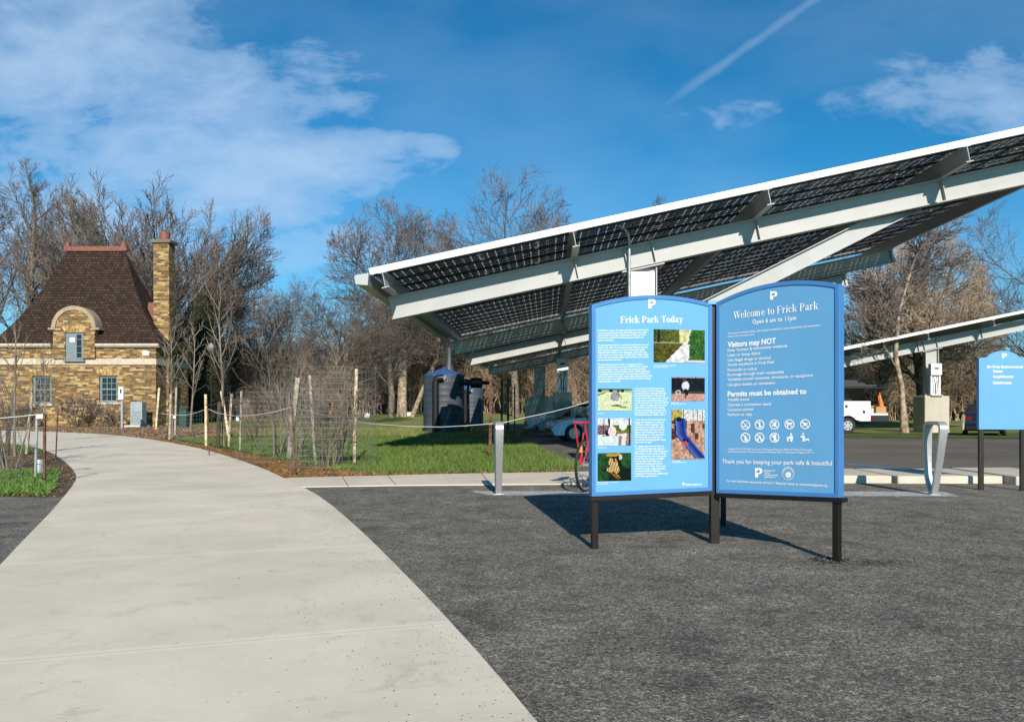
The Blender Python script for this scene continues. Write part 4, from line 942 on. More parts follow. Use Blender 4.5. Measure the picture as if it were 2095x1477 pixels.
b.tube([(tk.x+.95,y_,2.65),(tk.x+1.55,y_,2.62),(tk.x+1.95,y_,2.62)], .17, 12); b.tube([(tk.x+1.45,y_,2.62),(tk.x+2.05,y_,2.60)], .27, 14); b.tube([(tk.x+2.0,y_,2.62),(tk.x+2.5,y_,2.62)], .10, 8)
b.tube([(tk.x+1.30,y_,2.5),(tk.x+1.34,y_,0)], .06, 8); b.tube([(tk.x+1.34,y_,.7),(tk.x+.9,y_,.1)], .05, 6)
props(b.build('inlet_pipe', M['black'], loc=(tk.x+1.3, y_, 0), smooth=True), 'black inlet pipe with a fat coupling running right from the top of the large tank', 'pipe')
# downspout funnel from the carport gutter
q = P(919, 715, 45.5); b = MB(); b.tube([(q.x,q.y,q.z+.1),(q.x,q.y,q.z-.7),(q.x,q.y,q.z-1.2),(q.x,q.y,0)], [.15,.15,.30,.28], 10)
props(b.build('downspout', M['tank'], loc=(q.x, q.y, 0), smooth=True), 'grey funnel-shaped downspout dropping behind the lid of the large tank', 'downspout')

# ------------------------------------------------------------------ cars
def arch_poly(L_, pts_top, wheels, r=.37, zb=.22):
    """side outline: bottom edge with wheel arches (left to right), then the top points right to left"""
    out = [(.12, zb)]
    for wx in wheels:
        for i in range(9):
            a = math.pi-math.pi*i/8; out.append((wx+r*math.cos(a), .32+r*math.sin(a)*.95 if 0 < i < 8 else zb))
    out.append((L_-.10, zb)); return out+pts_top
def car(name, label, cat, loc, rz, paint, hatch=True, group=None, sc=1):
    c = thing(name, loc, label, cat, group, rz)
    top = [(4.5,.45),(4.48,.80),(4.38,1.0),(4.2,1.04),(3.0,1.02),(1.55,.98),(1.15,.93),(.45,.80),(.12,.68),(.02,.50),(.05,.34)]
    poly = arch_poly(4.5, top, (.88, 3.55)); n = len(poly); b = MB()
    # lofted: narrower at the top and at the nose
    vs = []
    for (wy) in (-1, 1):
        for x, z in poly:
            hw = .88-.10*max(0, (z-.75)/.3)-.16*max(0, 1-x/.5)**2-.10*max(0, (x-4.1)/.4)**2; vs.append((x, wy*hw, z))
    fs = [tuple(range(n)), tuple(reversed(range(n, 2*n)))]+[(i, (i+1)%n, n+(i+1)%n, n+i) for i in range(n)]
    b.add(vs, fs); body_ = b.build('body', paint, c, local=True, bevel=.035, smooth=True)
    z1, z2 = .97, 1.44; xr0, xr1 = (2.05, 3.75) if hatch else (2.0, 3.3); xb1 = 4.35 if hatch else 4.0
    b = MB(); b.hexa([(1.2,-.76,z1),(xb1,-.76,z1),(xb1,.76,z1),(1.2,.76,z1),(xr0,-.58,z2),(xr1,-.58,z2),(xr1,.58,z2),(xr0,.58,z2)]); b.build('windows', M['glass'], c, local=True, bevel=.03)
    b = MB(); b.hexa([(xr0-.04,-.60,z2-.01),(xr1+.04,-.60,z2-.01),(xr1+.04,.60,z2-.01),(xr0-.04,.60,z2-.01),(xr0+.15,-.5,z2+.035),(xr1-.1,-.5,z2+.035),(xr1-.1,.5,z2+.035),(xr0+.15,.5,z2+.035)])
    for s_ in (-1, 1):
        for (xa, xt) in ((1.18, xr0-.02), (2.75, 2.8), (xb1+.01, xr1+.02)): b.bar((xa, .765*s_, z1), (xt, .59*s_, z2), .03, .07)
    b.build('roof', paint, c, local=True, bevel=.01)
    for wx in (.88, 3.55):
        for s_ in (-1, 1):
            w_ = MB(); w_.tube([(wx, s_*.88, .33), (wx, s_*.68, .33)], .33, 24); o = w_.build('wheel', M['rubber'], c, local=True, bevel=.02)
            w_ = MB(); w_.tube([(wx, s_*.885, .33), (wx, s_*.87, .33)], .21, 16); w_.build('hubcap', M['alu'], o, local=True)
    for s_ in (-1, 1):
        b = MB(); b.hexa([(.02,s_*.48,.62),(.30,s_*.80,.64),(.42,s_*.78,.66),(.14,s_*.46,.66),(.10,s_*.48,.73),(.36,s_*.79,.79),(.50,s_*.76,.80),(.24,s_*.46,.76)]); b.build('headlight', M['lamp'], c, local=True)
        b = MB(); b.box(4.42,4.51,s_*.62-.14,s_*.62+.14,.72,.90); b.build('tail_light', M['redlamp'], c, local=True)
        b = MB(); b.box(1.35,1.5,s_*.90-.07,s_*.90+.07,.98,1.1); b.build('mirror', paint, c, local=True, bevel=.02)
    b = MB(); b.box(-.005,.06,-.45,.45,.36,.52); b.build('grille', M['black'], c, local=True)
    b = MB(); b.box(4.495,4.515,-.26,.26,.60,.72); b.build('number_plate', M['steelwhite'], c, local=True)
    b = MB(); b.box(4.40,4.52,-.75,.75,.30,.44); b.build('bumper', M['black'], c, local=True)
    return c
car('parked_car', 'silver-blue car behind the red bicycle, nearest under the carport', 'car', (1.38, 31.2, 0), R(8), M['carblue'], group='cars parked under the carport')
car('parked_car', 'dark car with only its bumper showing between the silver-blue and the white car', 'car', (1.05, 36.4, 0), R(6), M['cardark'], group='cars parked under the carport')
car('parked_car', 'white car, farthest of the cars under the carport', 'car', (.72, 44.8, 0), R(6), M['carwhite'], group='cars parked under the carport')
car('parked_car', 'dark navy hatchback seen from behind in the shade beside the direction sign', 'car', (24.05, 40.9, 0), R(-120), M['carnavy'])

# ------------------------------------------------------------------ service truck
TY = 40.2; tr_ = thing('service_truck', ((1735-CX)/F*TY-3.6, TY+1.0, 0), 'white service pickup truck with a ladder rack and tool-box bed behind the kiosk', 'truck')
tx = (1735-CX)/F*TY    # rear axle x (world), near side y = TY
def tb(name, m, f, parent=tr_, **k):
    b = MB(); f(b); return b.build(name, m, parent, **k)
ny = TY; fy = TY+2.0
def bed(b):
    poly = [(tx-1.55,.62)]+[(tx+.48*math.cos(a), .40+.50*math.sin(a)) for a in np.linspace(math.pi, 0, 11) if .40+.50*math.sin(a) >= .62]+[(tx+.62,.62),(tx+1.14,.62),(tx+1.14,1.63),(tx-1.55,1.63)]
    b.prism(poly, (0,ny,0), Vector((1,0,0)), Vector((0,0,1)), Vector((0,.45,0)))
    b.prism(poly, (0,fy-.45,0), Vector((1,0,0)), Vector((0,0,1)), Vector((0,.45,0)))
bedo = tb('service_bed', M['carwhite'], bed, bevel=.02)
tb('bed_floor', M['carwhite'], lambda b: b.box(tx-1.5, tx+2.05, ny+.1, fy-.1, .92, 1.02))
for (xa, xb) in ((tx-1.5, tx-.65), (tx-.6, tx+.42), (tx+.5, tx+1.08)):
    d_o = tb('compartment_door', M['carwhite'], lambda b: b.box(xa, xb, ny-.012, ny+.01, (1.05 if xa < tx+.4 else .68), 1.55), parent=bedo, bevel=.004)
    tb('latch', M['black'], lambda b: b.box((xa+xb)/2-.06, (xa+xb)/2+.06, ny-.022, ny-.011, 1.30 if xa < tx+.4 else 1.02, 1.44 if xa < tx+.4 else 1.16), parent=d_o)
tb('rear_box', M['carwhite'], lambda b: (b.box(tx+1.14, tx+1.75, fy-.50, fy-.05, 1.02, 1.62)), bevel=.02)
tb('bumper', M['cardark'], lambda b: (b.box(tx+1.15, tx+2.10, ny+.12, fy-.12, .60, .90), b.box(tx+1.9, tx+2.5, ny+.9, ny+1.1, .58, .68)), bevel=.01)
tb('tail_light', M['redlamp'], lambda b: b.box(tx+1.2, tx+1.42, ny+.10, ny+.125, .70, .86))
tb('chassis', M['black'], lambda b: b.box(tx-4.6, tx+1.3, ny+.45, fy-.45, .42, .66))
def cab(b):
    poly = [(tx-4.95,.50),(tx-4.95,1.02),(tx-4.7,1.12),(tx-3.75,1.22),(tx-3.15,1.82),(tx-2.95,1.90),(tx-1.85,1.90),(tx-1.62,1.80),(tx-1.60,.50),(tx-3.0,.50)]+[(tx-3.75+.48*math.cos(a), .40+.50*math.sin(a)) for a in np.linspace(0, math.pi, 11) if .40+.50*math.sin(a) >= .5]
    b.prism(poly, (0,ny+.04,0), Vector((1,0,0)), Vector((0,0,1)), Vector((0,1.92,0)))
tb('cab', M['carwhite'], cab, bevel=.05)
tb('cab_window', M['glass'], lambda b: (b.prism([(tx-3.5,1.24),(tx-3.02,1.74),(tx-2.45,1.80),(tx-2.45,1.24)], (0,ny+.025,0), Vector((1,0,0)), Vector((0,0,1)), Vector((0,1.95,0))), b.prism([(tx-2.38,1.24),(tx-2.38,1.80),(tx-1.80,1.80),(tx-1.70,1.24)], (0,ny+.025,0), Vector((1,0,0)), Vector((0,0,1)), Vector((0,1.95,0)))))
for wx in (tx, tx-3.75):
    for y_ in (ny+.02, fy-.30):
        o = tb('wheel', M['rubber'], lambda b: b.tube([(wx,y_,.40),(wx,y_+.28,.40)], .40, 28), bevel=.03)
        def rim(b):
            b.tube([(wx,y_-.005,.40),(wx,y_+.02,.40)], .235, 20)
        r_o = tb('rim', M['alu'], rim, parent=o)
        def holes(b):
            for i in range(6):
                a = 2*math.pi*i/6; b.tube([(wx+.15*math.cos(a),y_-.009,.40+.15*math.sin(a)),(wx+.15*math.cos(a),y_-.003,.40+.15*math.sin(a))], .040, 8)
        tb('rim_holes', M['black'], holes, parent=o)
def rackf(b):
    for y_ in (ny+.12, fy-.12):
        b.bar((tx-4.2,y_,2.30),(tx+1.95,y_,2.30),.06,.06)
        for x_ in (tx-1.4, tx+.2, tx+1.75): b.bar((x_,y_,1.6),(x_,y_,2.32),.05,.05)
    for x_ in np.linspace(tx-4.1, tx+1.9, 9): b.bar((x_,ny+.12,2.27),(x_,fy-.12,2.27),.05,.04)
    b.bar((tx+1.75,ny+.12,1.0),(tx+1.75,ny+.12,2.3),.06,.06)
tb('ladder_rack', M['black'], rackf)
lad = MB()
for y_ in (ny+.35, ny+.85): lad.bar((tx-3.6,y_,2.42),(tx+1.6,y_,2.42),.04,.10)
for x_ in np.linspace(tx-3.5, tx+1.5, 18): lad.bar((x_,ny+.35,2.42),(x_,ny+.85,2.42),.04,.04)
props(lad.build('ladder', M['rail'], loc=(tx, ny+.6, 2.37)), 'long dark ladder lying on the truck rack', 'ladder')
pk = MB(); pk.box(tx-1.9, tx+.95, ny+1.0, ny+1.7, 2.34, 2.72); pk.box(tx-1.2, tx+1.35, ny+1.05, ny+1.6, 2.34, 2.58)
props(pk.build('pipe_carrier', M['rail'], loc=(tx, ny+1.3, 2.33), bevel=.03), 'dark long box strapped on top of the truck rack', 'box')
for i, (cx_, lean, lab) in enumerate(((1.90, -.16, 'upright orange traffic cone stack leaning on the truck bed, left one'), (2.08, -.30, 'orange traffic cone leaning at the tail of the truck, right one'))):
    b = MB(); 
    def cone(b, x, y, z, lean, h_=.85 if i == 0 else .72):
        n = 14
        for k in range(3): 
            off = k*.07; b.tube([(x,y,z+off),(x+lean*(h_),y,z+off+h_)], [.15-.01*k,.022], n)
        b.box(x-.19,x+.19,y-.19,y+.19,z-.03,z)
    cone(b, tx+cx_-.05, ny+.30+.34*i, 1.06, lean)
    props(b.build('traffic_cone', M['orange'], loc=(tx+cx_, ny+.3+.34*i, 1.03)), lab, 'traffic cone', 'orange cones in the truck bed')
for (xa, xb, ya, yb_, za, zb_, lab) in ((1.48, 1.98, .14, .50, 1.025, 1.36, 'closed brown cardboard box on the truck tailgate'), (1.30, 1.62, .62, 1.0, 1.025, 1.40, 'open cardboard box behind the other on the truck bed'), (1.68, 2.0, .56, .9, 1.025, 1.47, 'taller cardboard box at the back of the truck bed')):
    b = MB(); b.box(tx+xa, tx+xb, ny+ya, ny+yb_, za, zb_); b.box(tx+xa-.01, tx+(xa+xb)/2, ny+ya-.03, ny+ya+.12, zb_+.002, zb_+.012)
    props(b.build('cardboard_box', M['cardboard'], loc=(tx+xa, ny+ya, za)), lab, 'box', 'cardboard boxes on the truck')
b = MB(); b.lathe([(.06,0),(.06,.22),(.05,.24)], (tx+1.3, ny+.2, 1.025), 14); props(b.build('bucket', M['steelwhite'], loc=(tx+1.3, ny+.2, 1.025)), 'small white canister beside the cardboard box on the truck', 'canister')

# ------------------------------------------------------------------ gatehouse
HC, HYF, HW, HD = -30.5, 56.0, 5.62, 5.6
hz = gz(56)
def hz_(py, D=HYF): return H-(py-HY)/F*D
def hx_(px, D=HYF): return (px-CX)/F*D
house = thing('gatehouse', (HC, HYF+HD/2, 0), 'ochre stone gatehouse with steep brown tiled roof, arched dormer and tall side chimney', 'house')
ze = hz_(707); zb0, zb1 = hz_(746), hz_(734)
def wall(b):   # front wall with real openings
    x0_, x1_ = HC-HW, HC+HW; y0_, y1_ = HYF, HYF+.45
    def rng_(xs_, z0, z1):
        for a, c in xs_: b.box(a, c, y0_, y1_, z0, z1)
    W1 = (hx_(66), hx_(104)); W2 = (hx_(203), hx_(240)); WD = (hx_(137), hx_(173)); zw0, zw1 = hz_(826), hz_(769); zd0, zd1 = hz_(736), hz_(681)
    rng_([(x0_, x1_)], -.3, zw0); rng_([(x0_, W1[0]), (W1[1], W2[0]), (W2[1], x1_)], zw0, zw1); rng_([(x0_, x1_)], zw1, zd0); rng_([(x0_, WD[0]), (WD[1], x1_)], zd0, ze)
    # dormer front
    xl, xr = hx_(112), hx_(197); y0_ -= .22; rng_([(xl, WD[0]), (WD[1], xr)], zb1+.002, zd1); rng_([WD], zb1+.002, zd0)
    zt = hz_(668); rc = (xr-xl)/2*.86; cx = (xl+xr)/2; zc = hz_(671)
    poly = [(xl, zd1), (xr, zd1), (xr, zc)]+[(cx+rc*math.cos(a), zc+rc*.98*math.sin(a)) for a in np.linspace(0, math.pi, 15)]+[(xl, zc)]
    b.prism(poly, (0, y0_, 0), Vector((1,0,0)), Vector((0,0,1)), Vector((0,1.6,0)))
    b.box(xl, xl+.4, y0_+.45, y0_+1.6, ze, zd1); b.box(xr-.4, xr, y0_+.45, y0_+1.6, ze, zd1)
    y0_ += .22; b.box(x0_, x0_+.45, y1_, HYF+HD, -.3, ze); b.box(x1_-.45, x1_, y1_, HYF+HD, -.3, ze); b.box(x0_+.45, x1_-.45, HYF+HD-.45, HYF+HD, -.3, ze)
b = MB(); wall(b); b.build('wall', M['stone'], house)
b = MB(); b.box(HC-HW-.06, HC+HW+.06, HYF-.07, HYF-.003, zb0, zb1); b.box(HC+HW+.003, HC+HW+.06, HYF-.003, HYF+HD, zb0, zb1); b.build('belt_course', M['cream'], house)
b = MB()
for (a, c) in ((HC-HW-.35, hx_(108)), (hx_(199), HC+HW+.30)): b.box(a, c, HYF-.32, HYF-.003, hz_(708.5), hz_(703.5)); b.box(a, c, HYF-.20, HYF-.003, hz_(711), hz_(708.5)-.002)
b.box(HC+HW+.003, HC+HW+.30, HYF-.003, HYF+HD, hz_(708.5), hz_(703.5)); b.build('cornice', M['cream'], house)
b = MB(); xl, xr = hx_(112), hx_(197); cx = (xl+xr)/2; rc = (xr-xl)/2*.86; zc = hz_(671)
for i in range(18):
    a, c = math.pi*i/18, math.pi*(i+1)/18
    q = [(cx+rr_*math.cos(t), zc+rr_*.98*math.sin(t)) for rr_, t in ((rc+.02, a), (rc+.30, a), (rc+.30, c), (rc+.02, c))]
    b.prism(q, (0, HYF-.28, 0), Vector((1,0,0)), Vector((0,0,1)), Vector((0,1.0,0)))
for s_ in (-1, 1): b.box(cx+s_*(rc+.30)-.24, cx+s_*(rc+.30)+.24, HYF-.27, HYF+1.0, zc-.14, zc-.003)
b.build('dormer_arch', M['tan'], house)
b = MB(); n_ = 14
for i in range(n_):
    a, c = math.pi*i/n_, math.pi*(i+1)/n_
    q = [(cx+(rc+.02)*math.cos(a), zc+(rc+.02)*math.sin(a)*.98), (cx+(rc+.02)*math.cos(c), zc+(rc+.02)*.98*math.sin(c))]
    b.add([(q[0][0], HYF+.9, q[0][1]+.1), (q[1][0], HYF+.9, q[1][1]+.1), (q[1][0], HYF+2.3, q[1][1]+.1), (q[0][0], HYF+2.3, q[0][1]+.1)], [(0,1,2,3)])
b.build('dormer_roof', M['roof'], house)
def win(px0, px1, py0, py1, dormer=False):
    x0_, x1_, z0_, z1_ = hx_(px0), hx_(px1), hz_(py1), hz_(py0); y_ = HYF+.14 if not dormer else HYF-.13
    f = MB(); t = .14
    f.box(x0_, x0_+t, y_, y_+.12, z0_, z1_); f.box(x1_-t, x1_, y_, y_+.12, z0_, z1_); f.box(x0_+t, x1_-t, y_, y_+.12, z1_-t, z1_); f.box(x0_+t, x1_-t, y_, y_+.12, z0_, z0_+t)
    if dormer:
        xm = x0_+(x1_-x0_)*.62; f.box(x0_+t, xm, y_-.02, y_+.08, z0_+t, z1_-t)
        for i in range(1, 4): f.box(xm, x1_-t, y_+.02, y_+.07, z0_+(z1_-z0_)*i/4-.02, z0_+(z1_-z0_)*i/4+.02)
    else:
        zm = (z0_+z1_)/2; f.box(x0_+t, x1_-t, y_, y_+.1, zm-.05, zm+.05)
        for i in (1, 2): f.box(x0_+(x1_-x0_)*(.12+.76*i/3)-.02, x0_+(x1_-x0_)*(.12+.76*i/3)+.02, y_+.02, y_+.07, z0_+t, z1_-t)
        for q in (.29, .72): f.box(x0_+t, x1_-t, y_+.025, y_+.065, z0_+(z1_-z0_)*q-.02, z0_+(z1_-z0_)*q+.02)
    o = f.build('window', M['sash'], house)
    g = MB(); g.box(x0_+t*.5, x1_-t*.5, y_+.08, y_+.10, z0_+t*.5, z1_-t*.5); g.build('pane', M['glass'], o)
    s_ = MB(); s_.box(x0_-.1, x1_+.1, HYF-(.30 if dormer else .06), HYF+.14, z0_-.14, z0_-.003); s_.build('sill', M['sash'] if dormer else M['cream'], o)
    if dormer:
        g = MB(); g.box(x0_+.28, x0_+.62, y_-.03, y_-.021, z1_-.65, z1_-.35); g.build('notice', M['steelwhite'], o)
    k = MB()   # fan of voussoirs above
    for i in range(7):
        a = (i-3)*.16; xm = (x0_+x1_)/2+(i-3)*(x1_-x0_)/6.2
        k.prism([(xm-.085, z1_+.02), (xm+.085, z1_+.02), (xm+.11+a*.35, z1_+.46), (xm-.11+a*.35, z1_+.46)], (0, HYF-(.232 if dormer else .012), 0), Vector((1,0,0)), Vector((0,0,1)), Vector((0,.011,0)))
    k.build('lintel_stones', VOUS, o)
VOUS = mat('voussoir_stone', (.30,.18,.065), .85, .4, 4, col2=(.42,.29,.12), bump=.01)
win(66, 104, 769, 826); win(203, 240, 769, 823); win(137, 173, 681, 736, True)
# bell-cast hipped roof
zr = hz_(513, 58.7); prof = []
for i in range(13):
    t = i/12; prof.append((t, t**.0 if 0 else t))
def roof_ring(t):   # t 0 eave .. 1 ridge ; concave flare at the foot
    inset = 1-(1-t)**1.45*1.0
    inset = (t*.86+.14*math.sin(t*math.pi/2)); fl = .55*(1-t)**5
    z = ze+.10+(zr-ze-.10)*(t**1.13)
    hw = (HW+.05)+(2.12-HW-.05)*inset+fl; hd_f = (HD/2+.04)*(1-inset)+fl*.12
    return hw, hd_f, z
b = MB(); rings = []; n_ = 16; ycr = HYF+HD/2
for i in range(n_+1):
    hw, hd, z = roof_ring(i/n_); hd = max(hd, .02); rings.append([(HC-hw, ycr-hd, z), (HC+hw, ycr-hd, z), (HC+hw, ycr+hd, z), (HC-hw, ycr+hd, z)])
for i in range(n_):
    for j in range(4): b.add([rings[i][j], rings[i][(j+1)%4], rings[i+1][(j+1)%4], rings[i+1][j]], [(0,1,2,3)])
b.add(rings[0], [(0,1,2,3)]); b.build('roof', M['roof'], house)
b = MB(); hwr = 2.14
b.obox(Vector((HC, ycr, zr+.14)), Vector((hwr+.05,0,0)), Vector((0,.14,0)), Vector((0,0,.17)))
for s_ in (-1, 1): b.prism([(-.26,0),(.26,0),(.16,.35),(.10,.62),(-.02,.70),(-.14,.42)] if s_ < 0 else [(-.26,0),(.26,0),(.14,.42),(.02,.70),(-.10,.62),(-.16,.35)], (HC+s_*(hwr-.08), ycr-.15, zr+.02), Vector((1,0,0)), Vector((0,0,1)), Vector((0,.30,0)))
b.build('ridge_cresting', M['redtile'], house)
# chimney
yc0 = 57.7; cx0, cx1 = hx_(314, yc0), hx_(345, yc0); yc1 = yc0+1.0; zc1 = hz_(497, yc0)
b = MB(); b.box(cx0, cx1+.03, yc0, yc1, ze-2.5, zc1); b.box(HC+HW+.003, cx1+.02, yc0+.003, yc1-.003, -.2, ze-2.5); ch = b.build('chimney', M['stone'], house)
b = MB(); b.box(cx0-.16, cx1+.19, yc0-.16, yc1+.16, zc1, zc1+.22); b.build('chimney_cap', M['pillarstone'], ch)
b = MB(); b.tube([((cx0+cx1)/2+.05, yc0+.5, zc1+.22), ((cx0+cx1)/2+.05, yc0+.5, zc1+.85)], [.36,.32], 14); b.build('chimney_pot', M['redtile'], ch)
b = MB(); b.prism([(0,-.1),(.72,-1.6),(.95,-2.9),(1.1,-2.9),(.62,.35),(.02,.35)], (cx0-.52, yc0+.25, hz_(628, yc0)), Vector((1,0,0)), Vector((0,0,1)), Vector((0,.5,0))); b.build('roof_flashing', M['redtile'], house)
b = MB(); b.box(hx_(292), hx_(305), HYF-.05, HYF-.003, hz_(727), hz_(718.5)); b.box(hx_(288), hx_(309), HYF-.09, HYF-.05, hz_(720.5), hz_(719.5)); props(b.build('wall_lamp', M['steelwhite'], house), 'small white box lamp near the corner')
# things by the house
b = MB(); x_ = hx_(266, 54); b.box(x_, x_+.80, 54, 54.7, .12, hz_(822, 54)); ac = thing('air_conditioner', (x_+.4, 54.3, 0), 'grey-green slatted air conditioner on a pad against the gatehouse wall', 'air conditioner')
b.build('casing', M['galv'], ac, bevel=.04)
b = MB(); b.box(x_-.35, x_+.95, 53.9, 54.9, -.05, .12); b.build('pad', M['walk'], ac)
b = MB()
for i in range(9): b.box(x_+.06, x_+.74, 53.985, 53.998, .22+i*.10, .25+i*.10)
b.build('slats', M['sash'], ac)
mp = thing('meter_post', (hx_(249, 50), 50, 0), 'grey post with a white meter box in front of the right gatehouse window', 'meter')
b = MB(); x_ = hx_(249, 50); b.box(x_-.06, x_+.06, 50, 50.1, -.05, 1.9); b.build('post', M['galv'], mp)
b = MB(); b.box(x_-.15, x_+.15, 49.88, 50.0, 1.8, 2.6); mbx = b.build('meter_box', M['steelwhite'], mp, bevel=.01)
b = MB(); b.box(x_-.05, x_+.05, 49.86, 49.879, 2.2, 2.45); b.build('dial', M['glass'], mbx)
b = MB(); x_ = hx_(366, 52); b.box(x_, x_+.48, 52, 52.5, -.05, hz_(837, 52)); b.box(x_-.03, x_+.51, 51.97, 52.53, hz_(837, 52), hz_(836, 52)+.03)
props(b.build('transformer_box', M['green'], loc=(x_+.2, 52.2, 0), bevel=.02), 'small dark green utility cabinet right of the gatehouse', 'utility box')
# low stone wall and pillar far behind
b = MB(); b.box(hx_(395, 78), hx_(520, 78), 78, 78.5, gz(78)-.2, H-(815-HY)/F*78); props(b.build('stone_wall', M['pillarstone'], loc=(hx_(450, 78), 78, gz(78))), 'low grey stone wall in front of the thicket, right of the gatehouse', 'wall')
pl = thing('stone_pillar', (hx_(714, 100), 100, gz(100)), 'square stone gate pillar with a round finial in the far lawn, left of the tanks', 'pillar')
b = MB(); q0, q1 = hx_(706, 100), hx_(723, 100); b.box(q0, q1, 100, 101, gz(100)-.2, H-(791-HY)/F*100); b.build('shaft', M['pillarstone'], pl)
b = MB(); b.box(q0-.15, q1+.15, 99.85, 101.15, H-(791-HY)/F*100, H-(787-HY)/F*100); b.build('cap', M['cream'], pl)
b = MB(); b.lathe([(.1,0),(.25,.1),(.3,.35),(.2,.6),(.05,.7)], ((q0+q1)/2, 100.5, H-(787-HY)/F*100), 12); b.build('finial', M['pillarstone'], pl)
for (px, py, D, w_, h_, lab) in ((735, 843, 95, .9, .8, 'small white box on the far lawn, left of the tanks'), (751, 846, 80, .5, .35, 'low white marker in the far lawn just left of the rain tank'), (836, 842, 85, .8, .3, 'low white marker at the edge of the wood behind the tank')):
    p = P(px, py, D); b = MB(); b.box(p.x-w_/2, p.x+w_/2, D, D+.3, gz(D)-.2, gz(D)+h_); b.box(p.x-w_/2-.04, p.x+w_/2+.04, D-.04, D+.34, gz(D)+h_, gz(D)+h_+.06)
    props(b.build('marker_box', M['steelwhite'], loc=(p.x, D, gz(D))), lab, 'marker')
lp_ = thing('lamp_post', (hx_(432, 66), 66, gz(66)), 'dark park lamp post with a glass lantern in front of the evergreen', 'street lamp')
b = MB(); x_ = hx_(432, 66); b.tube([(x_,66,gz(66)-.1),(x_,66,6.0)], .06, 8); b.build('pole', M['black'], lp_)
b = MB(); b.lathe([(.10,0),(.24,.25),(.24,.45),(.06,.62)], (x_,66,6.0), 10); b.build('lantern', M['galv'], lp_)

# ------------------------------------------------------------------ vegetation
def tubes_np(lines, n):
    V = []; Fq = []; b = 0
    ang = np.arange(n)*2*np.pi/n; ca, sa = np.cos(ang), np.sin(ang)
    for pts, rs in lines:
        k = len(pts); t = pts[-1]-pts[0]; t = t/(np.linalg.norm(t)+1e-9)
        a = np.array([0,0,1.]) if abs(t[2]) < .8 else np.array([1.,0,0])
        u = np.cross(t, a); u /= np.linalg.norm(u); v = np.cross(t, u)
        ring = np.outer(ca, u)+np.outer(sa, v)
        V.append((pts[:, None, :]+ring[None]*rs[:, None, None]).reshape(-1, 3))
        i = np.arange(k-1)[:, None]*n; j = np.arange(n)[None]; j2 = (j+1) % n
        Fq.append(np.stack([b+i+j, b+i+j2, b+i+n+j2, b+i+n+j], -1).reshape(-1, 4)); b += k*n
    return np.vstack(V), np.vstack(Fq)
def grow(out, p, d, L, r, lvl, C, rg):
    env = C.get('env')
    if env and lvl >= 1:
        cz, rx, rz = env; rr_ = rg.uniform(.90, 1.04)
        def q_(t): e = p+d*L*t; return (e[0]**2+e[1]**2)/rx**2+((e[2]-cz)/rz)**2
        t = 1.0
        while t > .12 and q_(t) > rr_: t -= .08
        L = L*max(t, .12)
    ns = C['seg'][lvl]; pts = [p]; ds = [d]
    for i in range(ns):
        d = d+rg.normal(0, C['wig'][lvl], 3)+np.array([0,0,C['up'][lvl]]); d = d/np.linalg.norm(d)
        p = p+d*L/ns; pts.append(p); ds.append(d)
    pts = np.array(pts); tt = np.linspace(0, 1, ns+1); rs = np.maximum(r*(1-tt*(1-C['tap'][lvl])), C['rmin'])
    out[lvl].append((pts, rs))
    if lvl+1 >= C['levels']: return
    n = C['n'][lvl]; n = max(2, int(round(n*rg.uniform(.8, 1.2)))); az_ = rg.uniform(0, 6.28)
    for k in range(n):
        t = C['t0'][lvl]+(1-C['t0'][lvl])*(k+rg.uniform(.2, .9))/n; t = min(t, .98)
        f = t*ns; i = min(int(f), ns-1); q = pts[i]+(pts[i+1]-pts[i])*(f-i); dd = ds[i+1]
        az_ += 2.4+rg.uniform(-.5, .5); a = np.radians(rg.normal(C['ang'][lvl], C['ang'][lvl]*.2))
        e = np.cross(dd, [0,0,1.] if abs(dd[2]) < .95 else [1.,0,0]); e /= np.linalg.norm(e); g = np.cross(dd, e)
        nd = dd*np.cos(a)+(e*np.cos(az_)+g*np.sin(az_))*np.sin(a)
        if nd[2] < -.15: nd[2] = -.1
        Lk = L*C['len'][lvl]*(1-C['fall'][lvl]*t)*rg.uniform(.75, 1.2)
        rk = min(rs[i]*.8, r*C['rk'][lvl]*(1-.4*t))
        grow(out, q, nd/np.linalg.norm(nd), Lk, max(rk, C['rmin']), lvl+1, C, rg)
